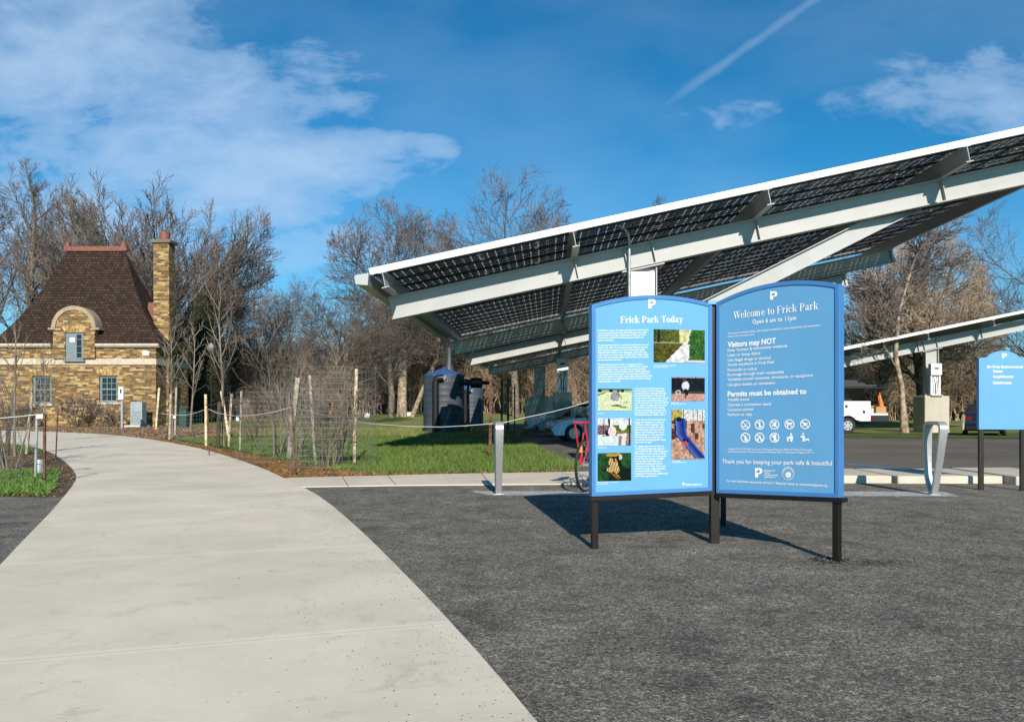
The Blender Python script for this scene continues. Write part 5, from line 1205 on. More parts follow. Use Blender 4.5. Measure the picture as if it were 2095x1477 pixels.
STYLES = {
 'oak': dict(levels=5, seg=(6,7,5,4,3), wig=(.05,.10,.11,.12,.13), up=(.02,.045,.035,.035,.04), tap=(.4,.25,.25,.3,.4), n=(17,10,8,6), t0=(.22,.22,.15,.15), ang=(56,42,38,36), len=(.88,.60,.60,.62), fall=(.35,.35,.3,.3), rk=(.34,.42,.5,.6), rmin=.0155),
 'fan': dict(levels=5, seg=(4,8,5,4,3), wig=(.03,.045,.07,.10,.12), up=(.0,.006,.035,.05,.05), tap=(.8,.22,.25,.3,.4), n=(26,13,8,5), t0=(.10,.20,.12,.15), ang=(46,26,28,30), len=(3.1,.36,.50,.58), fall=(.0,.40,.35,.3), rk=(.27,.32,.5,.6), rmin=.0155),
 'tall': dict(levels=5, seg=(8,6,5,4,3), wig=(.03,.07,.09,.11,.12), up=(.02,.07,.06,.05,.05), tap=(.25,.25,.25,.3,.4), n=(20,8,6,5), t0=(.22,.15,.12,.15), ang=(40,34,34,34), len=(.46,.52,.58,.62), fall=(.5,.4,.35,.3), rk=(.34,.45,.5,.6), rmin=.013),
 'sapling': dict(levels=3, seg=(6,5,3), wig=(.03,.07,.1), up=(.02,.08,.08), tap=(.25,.3,.4), n=(13,6), t0=(.30,.2), ang=(40,34), len=(.42,.42), fall=(.5,.4), rk=(.45,.5), rmin=.005),
 'shrub': dict(levels=3, seg=(5,4,3), wig=(.08,.12,.16), up=(.03,.04,.04), tap=(.3,.3,.4), n=(8,5), t0=(.2,.2), ang=(28,32), len=(.50,.5), fall=(.4,.4), rk=(.5,.5), rmin=.003),
}
_tm = {}
def tree_mesh(style, H_, r0, seed, lean=0, **over):
    C = dict(STYLES[style]); C.update(over); rg = np.random.default_rng(seed); out = [[] for _ in range(C['levels'])]
    if 'env' in C: C['env'] = tuple(v*H_ for v in C['env'])
    L0 = H_*{'oak': .62, 'fan': .30, 'tall': .9}.get(style, .85)
    grow(out, np.zeros(3), np.array([lean, 0, 1.])/math.hypot(lean, 1), L0, r0, 0, C, rg)
    trunk = [(l, 8) for l in (out[0],)]+[(out[1], 6)]
    mesh_t = [tubes_np(l, n) for l, n in trunk]; mesh_c = [tubes_np(out[l], 4 if l == 2 and C['levels'] > 3 else 3) for l in range(2, C['levels'])]
    def cat(ms):
        V = []; Fq = []; b = 0
        for v, f in ms: V.append(v); Fq.append(f+b); b += len(v)
        return np.vstack(V), np.vstack(Fq)
    t, c = cat(mesh_t), cat(mesh_c)
    top = max(t[0][:, 2].max(), c[0][:, 2].max()); k = H_/top
    return (t[0]*k, t[1]), (c[0]*k, c[1])
def make_tree(name, style, H_, r0, seed, loc, label, group=None, bark='bark', twig='twig', cat_='tree', lean=0, rz=0, sx=1, **over):
    t, c = tree_mesh(style, H_, r0, seed, lean, **over)
    root = thing(name, loc, label, cat_, group, rz); root.scale = (sx, sx, 1)
    a = np_obj('trunk' if cat_ == 'tree' else 'stems', t[0], t[1], M[bark]); a.parent = root
    b = np_obj('crown' if cat_ == 'tree' else 'twigs', c[0], c[1], M[twig]); b.parent = root
    for o in (a, b): o.data.polygons.foreach_set('use_smooth', [True]*len(o.data.polygons))
    return root
def tl(px, D): return Vector(((px-CX)/F*D, D, gz(D)-.1))
def th(py, D): return H-(py-HY)/F*D-gz(D)+.1
g_ = 'bare winter trees behind the park'
t1 = make_tree('bare_tree', 'tall', th(322, 75), .42, 11, tl(62, 75), 'tall bare tree behind the left end of the gatehouse roof', g_, env=(.58,.23,.42))
t2 = make_tree('bare_tree', 'fan', th(350, 72), .60, 5, tl(345, 72), 'broad fan-shaped bare tree rising behind the gatehouse chimney', g_, env=(.47,.36,.53))
t3 = make_tree('bare_tree', 'oak', th(398, 80), .34, 23, tl(800, 80), 'spreading bare tree just left of the top of the near carport', g_, env=(.58,.34,.42))
t4 = make_tree('bare_tree', 'oak', th(352, 84), .42, 31, tl(1055, 84), 'large bare tree behind the near carport roof, its crown showing above the fascia', g_, env=(.58,.37,.42))
t5 = make_tree('bare_tree', 'oak', th(470, 60), .45, 47, tl(1890, 60), 'bare tree with yellowish limbs standing between the two carports on the right', g_, twig='twigbrown', env=(.58,.33,.42))
dup(t1, tl(-14, 78), 'bare tree at the left edge, its trunk outside the picture', rz=2.0, sc=(1, 1, .93))
dup(t1, tl(128, 84), 'slender bare tree directly behind the gatehouse roof ridge, left part', rz=4.1, sc=(.9, .9, .98))
dup(t2, tl(292, 78), 'second fan-shaped bare tree close behind the gatehouse, its dome left of the chimney', rz=2.4, sc=(.95, .95, 1.0))
dup(t2, tl(215, 90), 'bare tree behind the gatehouse ridge, seen between its two finials', rz=1.3, sc=(1.0, 1.0, 1.0))
dup(t4, tl(590, 88), 'small bare tree above the reddish thicket, right of the evergreen', rz=1.0, sc=(.62, .62, .60))
dup(t3, tl(520, 92), 'low bare tree between the fan-shaped tree and the small bare tree', rz=2.2, sc=(.7, .7, .66))
dup(t4, tl(700, 64), 'low crooked bare tree reaching left beside the carport gutter', rz=3.3, sc=(.62, .62, .42))
dup(t3, tl(905, 96), 'bare tree between the spreading tree and the large tree behind the carport', rz=5.0, sc=(.85, .85, .86))
dup(t3, tl(1150, 100), 'bare tree right of the large tree, twigs showing above the white fascia', rz=.8, sc=(.95, .95, .98))
dup(t1, tl(1352, 95), 'bare tree whose topmost twigs alone show above the middle of the carport', rz=.3, sc=(.8, .8, 1.06))
dup(t5, tl(1800, 72), 'bare tree just right of the kiosk, behind the truck', rz=2.0, sc=(1.0, 1.0, .95), group=g_)
dup(t5, tl(1955, 84), 'leaning bare tree right of the yellowish-limbed tree', rz=4.0, sc=(1, 1, .98))
dup(t4, tl(2125, 66), 'bare tree at the right edge, only its left twigs in the picture', rz=4.4, sc=(.75, .75, .72))
# pale trunk beside the truck
pt_ = thing('pale_tree', G(1852, 884), 'tree with a thick pale bent trunk between the service truck and the tall plinth', 'tree', g_)
D = pt_.location.y; q = [P(1851, 884, D), P(1847, 830, D), P(1845, 790, D), P(1838, 760, D), P(1832, 725, D), P(1838, 640, D), P(1862, 560, D)]
q = [p-pt_.location for p in q]; q[0].z = -.1
b = MB(); b.tube(q, [.23,.15,.13,.125,.12,.09,.05], 10); b.build('trunk', M['barkpale'], pt_, local=True, smooth=True)
out = [[] for _ in range(5)]; rg = np.random.default_rng(4); C5 = dict(STYLES['oak']); 
for i in (3, 4, 5, 5, 6, 6): grow(out, np.array(q[i]), np.array([rg.normal(0, .7), rg.normal(0, .5), .6]), 3.6, .07, 1, C5, rg)
V, Fq = tubes_np(out[1]+out[2]+out[3]+out[4], 3); o = np_obj('crown', V, Fq, M['twig']); o.parent = pt_
for (px, yb, tw, lab) in ((822, 845, .55, 'stout pale trunk at the edge of the wood, left of the large tank'), (842, 842, .25, 'leaning thin trunk beside the stout pale trunk')):
    D = 82; root = thing('old_tree', tl(px, D), lab, 'tree'); b = MB(); le = 2.6 if tw < .4 else .1
    b.tube([(0,0,-.1),(le*.3,0,2),(le,0,6),(le*1.2,.3,11)], [tw,tw*.85,tw*.7,tw*.3], 9); b.build('trunk', M['barkpale'], root, local=True, smooth=True)
    out = [[] for _ in range(5)]
    for i in range(5): grow(out, np.array([le*(.5+.1*i), 0, 4+1.3*i]), np.array([rg.normal(0, .8), rg.normal(0, .5), .7]), 4.5, .09, 1, C5, rg)
    V, Fq = tubes_np(out[1]+out[2]+out[3]+out[4], 3); o = np_obj('crown', V, Fq, M['twig']); o.parent = root
# evergreen
def evergreen(loc, H_, W_, label, seed):
    root = thing('evergreen_tree', loc, label, 'tree'); rg = np.random.default_rng(seed)
    b = MB(); b.tube([(0,0,-.2),(0,0,H_*.95)], [.22,.04], 8); b.build('trunk', M['bark'], root, local=True)
    V = []; n = 0
    for i in range(210):
        z0 = H_*rg.uniform(.04, .97); rad = W_*(1-(z0/H_)**1.6)*rg.uniform(.35, 1.05); a = rg.uniform(0, 6.28); c = np.array([rad*math.cos(a), rad*math.sin(a), z0])
        pts = c+rg.normal(0, [.34,.34,.24], (90, 3)); V.append(pts)
    Pn = np.vstack(V); m = len(Pn); d1 = rg.normal(0, 1, (m, 3)); d1 /= np.linalg.norm(d1, axis=1)[:, None]; d2 = np.cross(d1, rg.normal(0, 1, (m, 3))); d2 /= np.linalg.norm(d2, axis=1)[:, None]
    A = np.stack([Pn-d1*.16, Pn+d2*.035, Pn+d1*.16-np.array([0,0,.05])], 1).reshape(-1, 3)
    o = np_obj('crown', A, np.arange(3*m).reshape(-1, 3), M['evergreen']); o.parent = root
    return root
evergreen(tl(418, 69), th(605, 69), 1.75, 'dark evergreen tree right of the gatehouse chimney', 3)
evergreen(tl(395, 76), th(655, 76), 1.6, 'smaller dark evergreen tucked behind the taller one', 9)

# thicket: one far-off mass of bare brush
def brush_variant(seed, h=7.0, stems=15, spread=1.7):
    rg = np.random.default_rng(seed); lines = []
    for s_ in range(stems):
        p0 = np.array([rg.normal(0, spread*.7), rg.normal(0, spread*.7), -.2]); d = np.array([rg.normal(0, .22), rg.normal(0, .22), 1.]); L_ = h*rg.uniform(.55, 1.05)
        pts = [p0]; 
        for i in range(4):
            d = d+rg.normal(0, .13, 3); d /= np.linalg.norm(d); pts.append(pts[-1]+d*L_/4)
        pts = np.array(pts); lines.append((pts, np.array([.06,.05,.04,.03,.018])))
        for k in range(13):
            f = rg.uniform(.8, 4); i = min(int(f), 3); q = pts[i]+(pts[i+1]-pts[i])*(f-i); e = np.array([rg.normal(0, .8), rg.normal(0, .8), rg.uniform(.3, 1.1)]); e /= np.linalg.norm(e); l2 = h*.26*rg.uniform(.5, 1.2)
            m_ = q+e*l2*.5+rg.normal(0, .1, 3); en = q+e*l2+np.array([0,0,.1*l2])+rg.normal(0, .2, 3); lines.append((np.array([q, m_, en]), np.array([.024,.019,.013])))
            for z in range(4):
                s0 = q+(en-q)*rg.uniform(.2, 1); e2 = np.array([rg.normal(0, .7), rg.normal(0, .7), rg.uniform(.0, 1)]); e2 /= np.linalg.norm(e2); lines.append((np.array([s0, s0+e2*h*.09*rg.uniform(.5, 1.4)]), np.array([.015,.011])))
    return tubes_np(lines, 3)
variants = [brush_variant(s_) for s_ in range(4)]
def thicket(name, spots, m, label, cat_='thicket'):
    V = []; Fq = []; b = 0
    for i, (x, y, z, sc, sz) in enumerate(spots):
        v, f = variants[i % 4]; a = rng.uniform(0, 6.28); R2 = np.array([[math.cos(a), -math.sin(a), 0], [math.sin(a), math.cos(a), 0], [0, 0, 1]])
        V.append(v@R2.T*np.array([sc, sc, sz])+np.array([x, y, z])); Fq.append(f+b); b += len(v)
    o = np_obj(name, np.vstack(V), np.vstack(Fq), m, (spots[0][0], spots[0][1], 0)); props(o, label, cat_, kind='stuff'); return o
rng = random.Random(5)
def spots(px0, px1, D0, D1, n, top_fn, ground=None):
    out_ = []
    for i in range(n):
        D = rng.uniform(D0, D1); px = rng.uniform(px0, px1); gh = gz(D) if D < 112 else max(gz(D)-.05, hill_h((px-CX)/F*D, D))
        tp = top_fn(px)+rng.uniform(-6, 34); hh = H-(tp-HY)/F*D-gh
        if hh < 1: continue
        out_.append(((px-CX)/F*D, D, gh, (.55+.5*min(hh, 12)/9)*rng.uniform(.8, 1.2), hh/7.0))
    return out_
def topA(px):   # thicket skyline left of the carport
    pts = [(-100, 760), (100, 750), (330, 700), (440, 690), (470, 662), (530, 655), (600, 668), (640, 700), (690, 722), (740, 690), (800, 640), (860, 612), (960, 640), (1250, 700)]
    for (a, ya), (b_, yb) in zip(pts, pts[1:]):
        if a <= px <= b_: return ya+(yb-ya)*(px-a)/(b_-a)
    return 740
thicket('woodland_thicket', spots(-60, 800, 88, 104, 74, topA), M['twigred'], 'dense reddish-brown thicket of bare brush behind the lawn, left of the carport')
thicket('woodland_thicket', spots(640, 1260, 92, 116, 62, topA), M['twigbrown'], 'brown bare woodland seen under and beside the near carport')
thicket('woodland_thicket', spots(1690, 2200, 72, 90, 64, lambda px: 722-max(0, 1800-px)*.1), M['twigbrown'], 'brown bare woodland behind the truck and the right carport')
thicket('woodland_thicket', spots(60, 640, 70, 80, 18, lambda px: 778 if px > 330 else 800), M['twig'], 'low dark brush at the foot of the thicket beside the gatehouse')
thicket('woodland_thicket', spots(1200, 2200, 110, 150, 60, lambda px: 705), M['twig'], 'far bare wood on the rise behind the right carport')

# planted saplings, shrubs, stakes, cages, ropes in the two beds
def pole(name, a, b_, wpx, D, m, label, cat_, group=None, square=True, th_=None):
    p, q = P(*a, D), P(*b_, D); w_ = wpx/F*D; k = MB()
    if square: k.bar(p, q, w_, w_*.8, up=Vector((0,1,0)))
    else: k.tube([p, q], w_/2, 8)
    o = k.build(name, m, loc=(q.x, D, 0)); return props(o, label, cat_, group)
stk = [(421, 807, 422, 911, 4.6, 'stake', 'bright pale stake with white rope at its middle, left of the caged shrubs'), (453, 800, 469, 893, 4.6, 'stake', 'leaning pale stake right of the bright roped stake'),
       (474, 806, 468, 914, 4.6, 'stakegrey', 'grey wooden stake crossing the leaning pale stake'), (610, 773, 591, 938, 9.0, 'stakegrey', 'thick weathered stake leaning left inside the wire cages'),
       (634, 768, 646, 950, 5.2, 'stakegrey', 'weathered stake leaning right in the large wire cage'), (729.5, 755, 725, 946, 6.0, 'stake', 'tall bright stake at the right side of the large wire cage'),
       (326, 793, 319, 878, 3.8, 'stake', 'tan stake in front of the gatehouse corner'), (350, 806, 347, 898, 4.4, 'stakegrey', 'grey stake in the mulch right of the gatehouse corner, nearer one'),
       (361, 791, 358, 889, 3.6, 'stakegrey', 'thin grey stake just right of the nearer grey stake by the gatehouse'), (494, 800, 491, 920, 3.6, 'stakegrey', 'dark grey stake at the left rim of the smaller wire cage'), (591, 800, 597, 905, 3.0, 'stakegrey', 'thin weathered stake between the two wire cages'),
       (66, 801, 54, 928, 4.6, 'stakegrey', 'grey wooden stake leaning beside the post with the white box')]
for i, (xa, ya, xb, yb, w_, m, lab) in enumerate(stk):
    pole('wooden_stake', (xa, ya), (xb, yb+3), w_, H*F/(yb-HY), M[m], lab, 'stake', 'wooden stakes around the young plants')
pole('tree_tie', (421, 829), (477, 824), 2.2, 27.5, M['black'], 'dark strap tying the stakes around a young tree', 'strap')
pole('tree_tie', (18, 842), (62, 838), 2.2, 22.5, M['black'], 'dark strap tying the leaning stake at the left edge', 'strap')
rp = [(598, 829, 604, 972, 3.4, 'rust', 'rusty steel rope post in front of the wire cages'), (1004, 766, 1003, 935, 6.0, 'rust', 'rusty tall post on the grass just left of the bike rack'), (425, 835, 428, 932, 1.8, 'rust', 'thin rusty rod by the bright roped stake'),
      (91.5, 846, 91, 992, 4.6, 'rust', 'rusty steel rope post at the left bed edge'), (118.5, 836, 114, 938, 2.0, 'rust', 'thin rusty rod with a white cap at the left bed')]
for (xa, ya, xb, yb, w_, m, lab) in rp:
    D = H*F/(yb-HY); pole('rope_post', (xa, ya), (xb, yb+2), w_, D, M[m], lab, 'post', 'rusty rope posts')
pole('galvanised_post', (75.5, 848), (73, 975), 4.2, 14.9, M['galv'], 'grey galvanised post carrying a small white box at the left bed', 'post')
pA_ = P(84, 852, 14.8); b = MB(); b.box(pA_.x-.055, pA_.x+.055, 14.75, 14.85, pA_.z-.04, pA_.z+.035); props(b.build('small_box', M['steelwhite'], loc=tuple(pA_), bevel=.005), 'small white box fixed near the top of the galvanised post', 'box')
cn = G(80.5, 970); b = MB(); b.lathe([(.085,0),(.085,.27),(.08,.285)], tuple(cn), 18); props(b.build('metal_sleeve', M['galv'], loc=tuple(cn), smooth=True), 'short grey metal sleeve standing beside the galvanised post', 'pipe')
# ropes
def rope(pts, label, r=.009, sag=0):
    q = [P(*p) for p in pts]; out_ = []
    for i in range(len(q)-1):
        for k in range(8): out_.append(q[i].lerp(q[i+1], k/8))
    out_.append(q[-1]); b = MB(); b.tube(out_, r, 6); mid = out_[len(out_)//2]
    return props(b.build('rope', M['rope'], loc=(mid.x, mid.y, 0), smooth=True), label, 'rope', 'white ropes between the posts')
rope([(600, 832, 15.7), (640, 844, 16.6), (690, 856, 17.6), (760, 867, 18.6), (830, 872, 19.6), (900, 873.5, 20.2), (950, 871, 20.7), (1003, 867, 20.9)], 'white rope sagging from the rusty post at the cages to the tall rusty post', .008)
rope([(1003, 867, 20.9), (1035, 863.5, 21.2), (1080, 853, 21.6), (1130, 842.5, 22), (1170, 832, 22.4), (1215, 818, 22.8)], 'white rope rising from the tall rusty post behind the kiosk', .009)
rope([(600, 832, 15.7), (560, 843, 17.5), (520, 849.5, 20), (480, 851, 23), (445, 845, 26), (424, 836, 27.6)], 'white rope from the cage post back to the bright pale stake', .010)
rope([(424, 836, 27.6), (400, 845, 29), (380, 849, 30), (358, 849, 31), (330, 846, 32.5)], 'thin white rope crossing the grey stakes near the gatehouse corner', .010)
rope([(91, 847, 13.5), (70, 848.5, 13.6), (40, 852, 13.7), (0, 855.5, 13.8), (-60, 858, 14)], 'white rope leaving the left post towards the picture edge', .008)
for (px, py, D, lab) in ((486, 857, 22.5, 'small white tag hanging from the rope by the smaller cage'), (357, 853, 30, 'small white tag on the rope near the gatehouse')):
    p = P(px, py, D); b = MB(); b.box(p.x-.04, p.x+.04, D-.01, D, p.z-.05, p.z+.05); props(b.build('rope_tag', M['white'], loc=tuple(p)), lab, 'tag')
# wire cages
def cage(pxl, pxr, yb, yt, label, step=.11):
    D = H*F/(yb-HY); r = (pxr-pxl)/2/F*D; x = ((pxl+pxr)/2-CX)/F*D; h = H-(yt-HY)/F*D; b = MB(); n = int(2*math.pi*r/step)
    for i in range(n):
        a = 2*math.pi*i/n; b.tube([(x+r*math.cos(a), D+r*math.sin(a), 0), (x+r*math.cos(a), D+r*math.sin(a), h)], .0016, 3, cap=False)
    for j in range(int(h/step)+1):
        b.tube([(x+r*math.cos(a), D+r*math.sin(a), .02+j*step) for a in np.linspace(0, 2*math.pi, 33)], .0016, 3, cap=False)
    return props(b.build('wire_cage', M['wire'], loc=(x, D, 0), recalc=False), label, 'wire cage', 'wire mesh plant cages')
cage(600, 768, 962, 751, 'large round wire mesh cage beside the tall bright stake'); cage(588, 660, 966, 792, 'narrow wire mesh cage around the thick leaning stake')
cage(487, 600, 943, 799, 'smaller round wire mesh cage left of the rusty rope post'); cage(-40, 38, 985, 862, 'wire mesh cage cut by the left picture edge'); cage(365, 412, 905, 842, 'faint distant wire cage right of the grey stakes', .14)
# caged shrubs and saplings
def shrub(px, yb, yt, seed, label, stems=7, spread=.35, tw='twiggrey', name='bare_shrub', D=None, lean=.25, group='bare shrubs in the planting beds'):
    D = D or H*F/(yb-HY); hh = H-(yt-HY)/F*D; rg = np.random.default_rng(seed); C = dict(STYLES['shrub']); C['rmin'] = max(.0035, D*.00022)
    out = [[] for _ in range(3)]
    for i in range(stems):
        a = rg.uniform(0, 6.28); d = np.array([math.cos(a)*lean*rg.uniform(.2, 1.4), math.sin(a)*lean*rg.uniform(.2, 1.4), 1]); grow(out, np.array([math.cos(a)*spread*.25, math.sin(a)*spread*.25, -.05]), d/np.linalg.norm(d), hh*rg.uniform(.6, 1), .009+.004*hh, 0, C, rg)
    root = thing(name, ((px-CX)/F*D, D, gz(D)), label, 'shrub', group)
    for nm, ls, n, mm in (('stems', out[0], 5, tw), ('twigs', out[1]+out[2], 3, tw)):
        V, Fq = tubes_np(ls, n); o = np_obj(nm, V, Fq, M[mm]); o.parent = root
    return root
shrub(565, 932, 700, 3, 'tall multi-stemmed bare shrub in the smaller wire cage', 10, .5, lean=.34)
shrub(672, 955, 770, 8, 'bare grey shrub at the middle of the large wire cage', 12, .5, lean=.3)
shrub(690, 948, 812, 12, 'low twiggy shrub at the right of the large cage', 6, .5, lean=.5, tw='twig')
shrub(604, 945, 760, 14, 'thin bare shrub behind the thick leaning stake', 6, .3, lean=.2)
shrub(530, 925, 790, 18, 'small bare shrub left inside the smaller cage', 6, .3, lean=.3, tw='twig')
shrub(20, 960, 700, 21, 'bare shrub in the wire cage at the left edge', 5, .4, lean=.2)
for (px, yb, yt, sd, lab) in ((150, 872, 800, 31, 'dark bare bush against the gatehouse wall between the windows'), (225, 873, 818, 33, 'low bare bush under the right gatehouse window'), (60, 873, 822, 35, 'low bare bush under the left gatehouse window'), (20, 873, 815, 37, 'bare bush at the left end of the gatehouse wall')):
    shrub(px, yb, yt, sd, lab, 9, 1.0, 'twig', D=54.5, lean=.5, group='bare bushes along the gatehouse')
for (px, yb, yt, D, sd, sx, lab) in ((458, 912, 566, 27.0, 41, .75, 'young tree with steep pale branches held by the crossed stakes'), (352, 893, 640, 35, 43, .9, 'young bare tree between the stakes at the gatehouse corner'), (352+38, 880, 640, 44, 44, .9, 'young bare tree in front of the evergreen'),
                                 (30, 930, 618, 21.5, 45, .75, 'pale young tree at the left edge in front of the gatehouse'), (700, 905, 700, 34, 47, .8, 'small young tree on the lawn behind the large cage'), (92, 905, 690, 30, 49, .6, 'thin young tree in front of the left gatehouse window')):
    hh = H-(yt-HY)/F*D
    make_tree('young_tree', 'sapling', hh, .035+.006*hh, sd, ((px-CX)/F*D, D, -.02), lab, 'young trees in the beds', bark='twiggrey', twig='twiggrey', sx=sx, rmin=max(.005, D*.00026))
for (px, yt, yb, w_, D, lab) in ((447, 822, 912, 8.5, 26.6, 'dark wrapped trunk post at the foot of the staked young tree'), (16, 868, 929, 9, 22, 'dark wrapped trunk post at the foot of the left young tree'), (345, 842, 897, 6, 35.2, 'dark post at the foot of the corner young tree')):
    pole('trunk_guard', (px+2, yt), (px-1, yb+2), w_, D, M['darkwood'], lab, 'tree guard', 'dark trunk guards', square=False)

# ------------------------------------------------------------------ grass, litter, loose stones
def inpoly(x, y, poly):
    r = np.zeros(len(x), bool); n = len(poly); j = n-1
    for i in range(n):
        xi, yi, xj, yj = poly[i][0], poly[i][1], poly[j][0], poly[j][1]
        if abs(yj-yi) > 1e-12: r ^= ((yi > y) != (yj > y)) & (x < (xj-xi)*(y-yi)/(yj-yi)+xi)
        j = i
    return r
def blades(name, poly, n, h, w_, c0, c1, seed, label, cat_='grass', lean=.5, excl=None, nearbias=1.6):
    rg = np.random.default_rng(seed); pa = np.array([(p[0], p[1]) for p in poly]); lo, hi = pa.min(0), pa.max(0)
    u = rg.random((n*3, 2)); x = lo[0]+u[:, 0]*(hi[0]-lo[0]); y = lo[1]+u[:, 1]**nearbias*(hi[1]-lo[1])
    k = inpoly(x, y, poly)
    if excl is not None: k &= ~inpoly(x, y, excl)
    x, y = x[k][:n], y[k][:n]; m = len(x)
    cl = .5+.5*np.sin(x*2.1+np.sin(y*1.3)*2)*np.sin(y*1.7+np.sin(x*.9)*2); hh = h*(.55+.5*cl)*rg.uniform(.6, 1.25, m); a = rg.uniform(0, 6.28, m)
    wv = np.c_[np.cos(a), np.sin(a), np.zeros(m)]*w_*rg.uniform(.7, 1.3, m)[:, None]; b0 = np.c_[x, y, np.zeros(m)-.005]
    tip = b0+np.c_[rg.normal(0, lean, m)*hh, rg.normal(0, lean, m)*hh, hh]; V = np.stack([b0-wv, b0+wv, tip], 1).reshape(-1, 3)
    t = (rg.random(m)*.6+cl*.4)[:, None]; c = np.array(c0)*(1-t)+np.array(c1)*t; dead = rg.random(m) < .10+.18*(cl < .2); c[dead] = np.array([.27,.20,.09])*rg.uniform(.6, 1.2, (dead.sum(), 1)); cc = np.repeat(c, 3, 0)
    o = np_obj(name, V, np.arange(3*m).reshape(-1, 3), M['bladecol'], (0, 0, 0), cc); props(o, label, cat_, kind='stuff'); return o
dry2 = [tuple(G(*q)) for q in ((575,982),(760,974),(760,968.5),(700,962),(650,955),(590,944),(540,933),(470,921),(400,910),(340,902),(340,912))]
near = [tuple(G(*q)) for q in ((575,972),(620,975),(760,969),(900,967),(1190,962.5),(1190,952),(1120,925),(1085,905),(760,893),(640,893),(480,897),(350,897),(430,910),(500,922),(560,940))]
blades('grass', near, 52000, .13, .0065, (.040,.090,.012), (.15,.235,.045), 1, 'bright green spring grass along the sidewalk and around the cages', excl=dry2)
blades('grass', [tuple(G(*q)) for q in ((430,892),(1080,893),(1090,882),(1020,874),(600,876),(500,884))], 16000, .15, .013, (.09,.125,.025), (.24,.25,.08), 2, 'shorter yellowish green lawn grass reaching back to the tanks', nearbias=1.2)
blades('dry_grass', dry, 13000, .07, .007, (.16,.07,.02), (.50,.28,.10), 3, 'orange-brown dry grass strip along the path edge', 'dry grass', lean=1.4)
lb_ = [tuple(G(px, py)) for px, py in ((-150,1016),(0,1015),(95,1014),(120,985),(118,965),(60,962),(-150,965))]
blades('ground_cover', lb_, 9000, .10, .016, (.03,.10,.015), (.16,.30,.06), 4, 'low leafy green ground cover in the left bed', 'ground cover', lean=.9, nearbias=1)
blades('ground_cover', [tuple(G(px, py)) for px, py in ((-100,930),(60,925),(95,930),(70,912),(-60,905))], 2500, .10, .014, (.04,.09,.015), (.12,.2,.05), 5, 'thin green growth at the back of the left bed', 'ground cover', lean=.8)
lbp = [tuple(G(*q)) for q in left_edge[2:12]]+[tuple(G(100, 1016)), tuple(G(-100, 1016)), tuple(G(-100, 905))]
def litter(name, poly, n, s0, s1, cols, seed, label, cat_, z=.01, flat=.3, kind='stuff', wfun=None):
    rg = np.random.default_rng(seed); pa = np.array([(p[0], p[1]) for p in poly]); lo, hi = pa.min(0), pa.max(0)
    x = lo[0]+rg.random(n*3)*(hi[0]-lo[0]); y = lo[1]+rg.random(n*3)*(hi[1]-lo[1]); k = inpoly(x, y, poly)
    if wfun is not None: k &= rg.random(n*3) < wfun(x, y)
    x, y = x[k][:n], y[k][:n]; m = len(x); s_ = rg.uniform(s0, s1, m)
    oct_ = np.array([(1,0,0),(0,1,0),(-1,0,0),(0,-1,0),(0,0,1),(0,0,-1)], float); fs = np.array([(0,1,4),(1,2,4),(2,3,4),(3,0,4),(1,0,5),(2,1,5),(3,2,5),(0,3,5)])
    jit = rg.uniform(.6, 1.3, (m, 6, 1))*oct_[None]; jit[:, :, 2] *= flat; a = rg.uniform(0, 6.28, m)
    R2 = np.stack([np.stack([np.cos(a), -np.sin(a)], 1), np.stack([np.sin(a), np.cos(a)], 1)], 1); jit[:, :, :2] = np.einsum('mij,mkj->mki', R2, jit[:, :, :2])
    V = jit*s_[:, None, None]+np.stack([x, y, np.full(m, z)+s_*flat*.3], 1)[:, None, :]
    Fq = (fs[None]+np.arange(m)[:, None, None]*6).reshape(-1, 3); c = np.array(cols)[rg.integers(0, len(cols), m)]*rg.uniform(.7, 1.25, (m, 1))
    o = np_obj(name, V.reshape(-1, 3), Fq, M['bladecol'], (0, 0, 0), np.repeat(c, 6, 0)); props(o, label, cat_, kind=kind); return o
litter('leaf_litter', lbp, 5000, .012, .035, [(.28,.16,.08), (.16,.09,.05), (.40,.28,.16), (.10,.06,.035)], 6, 'brown leaf litter in the left bed', 'leaf litter', z=0, flat=.25)
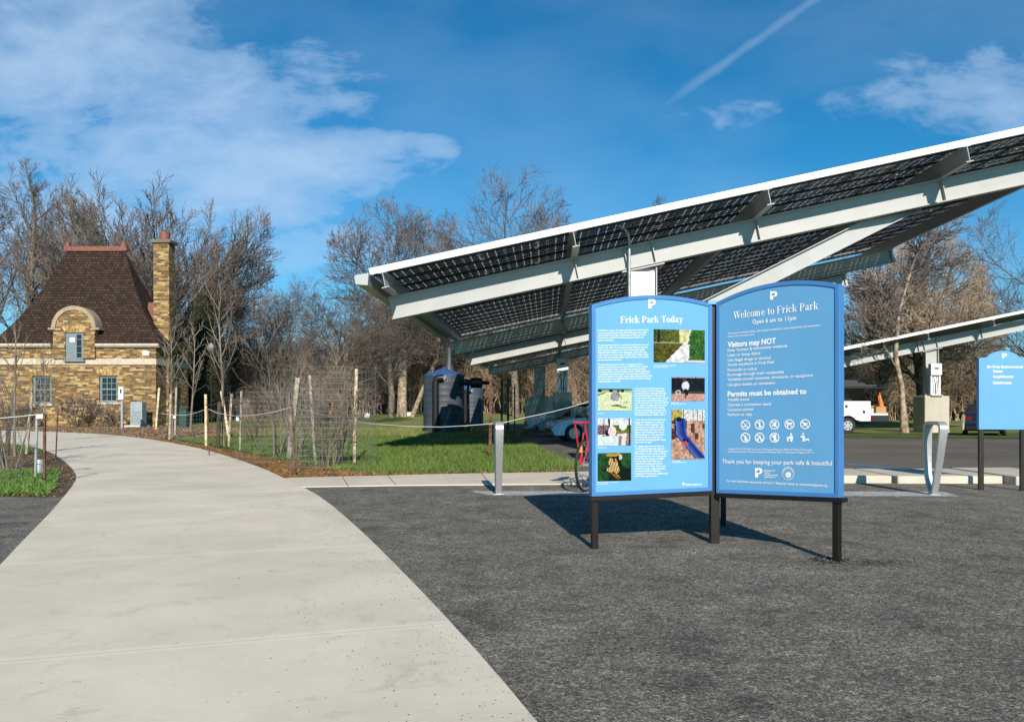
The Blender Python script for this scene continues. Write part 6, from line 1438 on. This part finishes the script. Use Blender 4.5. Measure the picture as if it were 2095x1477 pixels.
litter('leaf_litter', [tuple(G(px, py)) for px, py in ((60,881.8),(200,887.8),(300,897),(400,897),(520,886),(620,878),(600,873),(-60,873))], 14000, .03, .09, [(.24,.15,.08), (.14,.09,.05), (.34,.24,.15), (.09,.055,.035)], 7, 'brown leaf litter and wood chips in the bed before the gatehouse', 'leaf litter', z=0, flat=.25)
litter('loose_gravel', [(-2.5,2.2,0),(.3,3.0,0),(.7,4,0),(6.5,5,0),(8,9.5,0),(2,12.5,0),(-3,12.8,0),(-1.6,9,0),(-.7,6,0),(-.15,4.4,0),(-.3,2.5,0)], 16000, .0035, .010, [(.10,.094,.088), (.07,.065,.06), (.135,.125,.115), (.05,.046,.043)], 8, 'loose dark stones of the gravel yard', 'gravel', z=.001, flat=.6)
# grit tracked on to the right side of the path
edge_pts = [tuple(G(*q)) for q in right_edge if 981 < q[1]]
def near_edge(x, y):
    ey = np.array([p[1] for p in edge_pts]); ex = np.array([p[0] for p in edge_pts]); xe = np.interp(y, ey, ex); d = xe-x
    return np.where(d > 0.01, np.exp(-d/.42), 0)
litter('path_grit', [(-3.5,2.2,0),(.25,2.2,0),(.30,4,0),(-.5,6.5,0),(-1.5,9,0),(-3.2,12.5,0),(-6,12.5,0)], 6000, .0025, .0058, [(.14,.13,.12), (.10,.095,.09), (.2,.18,.16)], 9, 'dark grit scattered over the right edge of the concrete path', 'grit', z=.0125, flat=.6, wfun=near_edge)

# freshly dug dirt round the right kiosk post
def soil(cx, cy, rx, ry, n, s0, s1, seed, label, z=.001):
    q = [(cx+2.2*rx*math.cos(a), cy+2.2*ry*math.sin(a), 0) for a in np.linspace(0, 2*math.pi, 16)[:-1]]
    def wf(x, y):
        d = ((x-cx)/rx)**2+((y-cy)/ry)**2; return np.exp(-d)*(.35+.65*(np.sin(x*31+seed)*np.sin(y*43+2*seed) > -.1))
    litter('loose_soil', q, n, s0, s1, [(.040,.033,.027), (.07,.06,.05), (.10,.09,.08), (.03,.025,.02)], seed, label, 'soil', z=z, flat=.6, wfun=wf)
soil(3.02, 6.72, .26, .13, 520, .004, .014, 12, 'dark dug soil scattered to the right of the right kiosk post')
soil(2.70, 6.80, .10, .09, 330, .006, .02, 13, 'small heap of dark soil against the right kiosk post', .004)
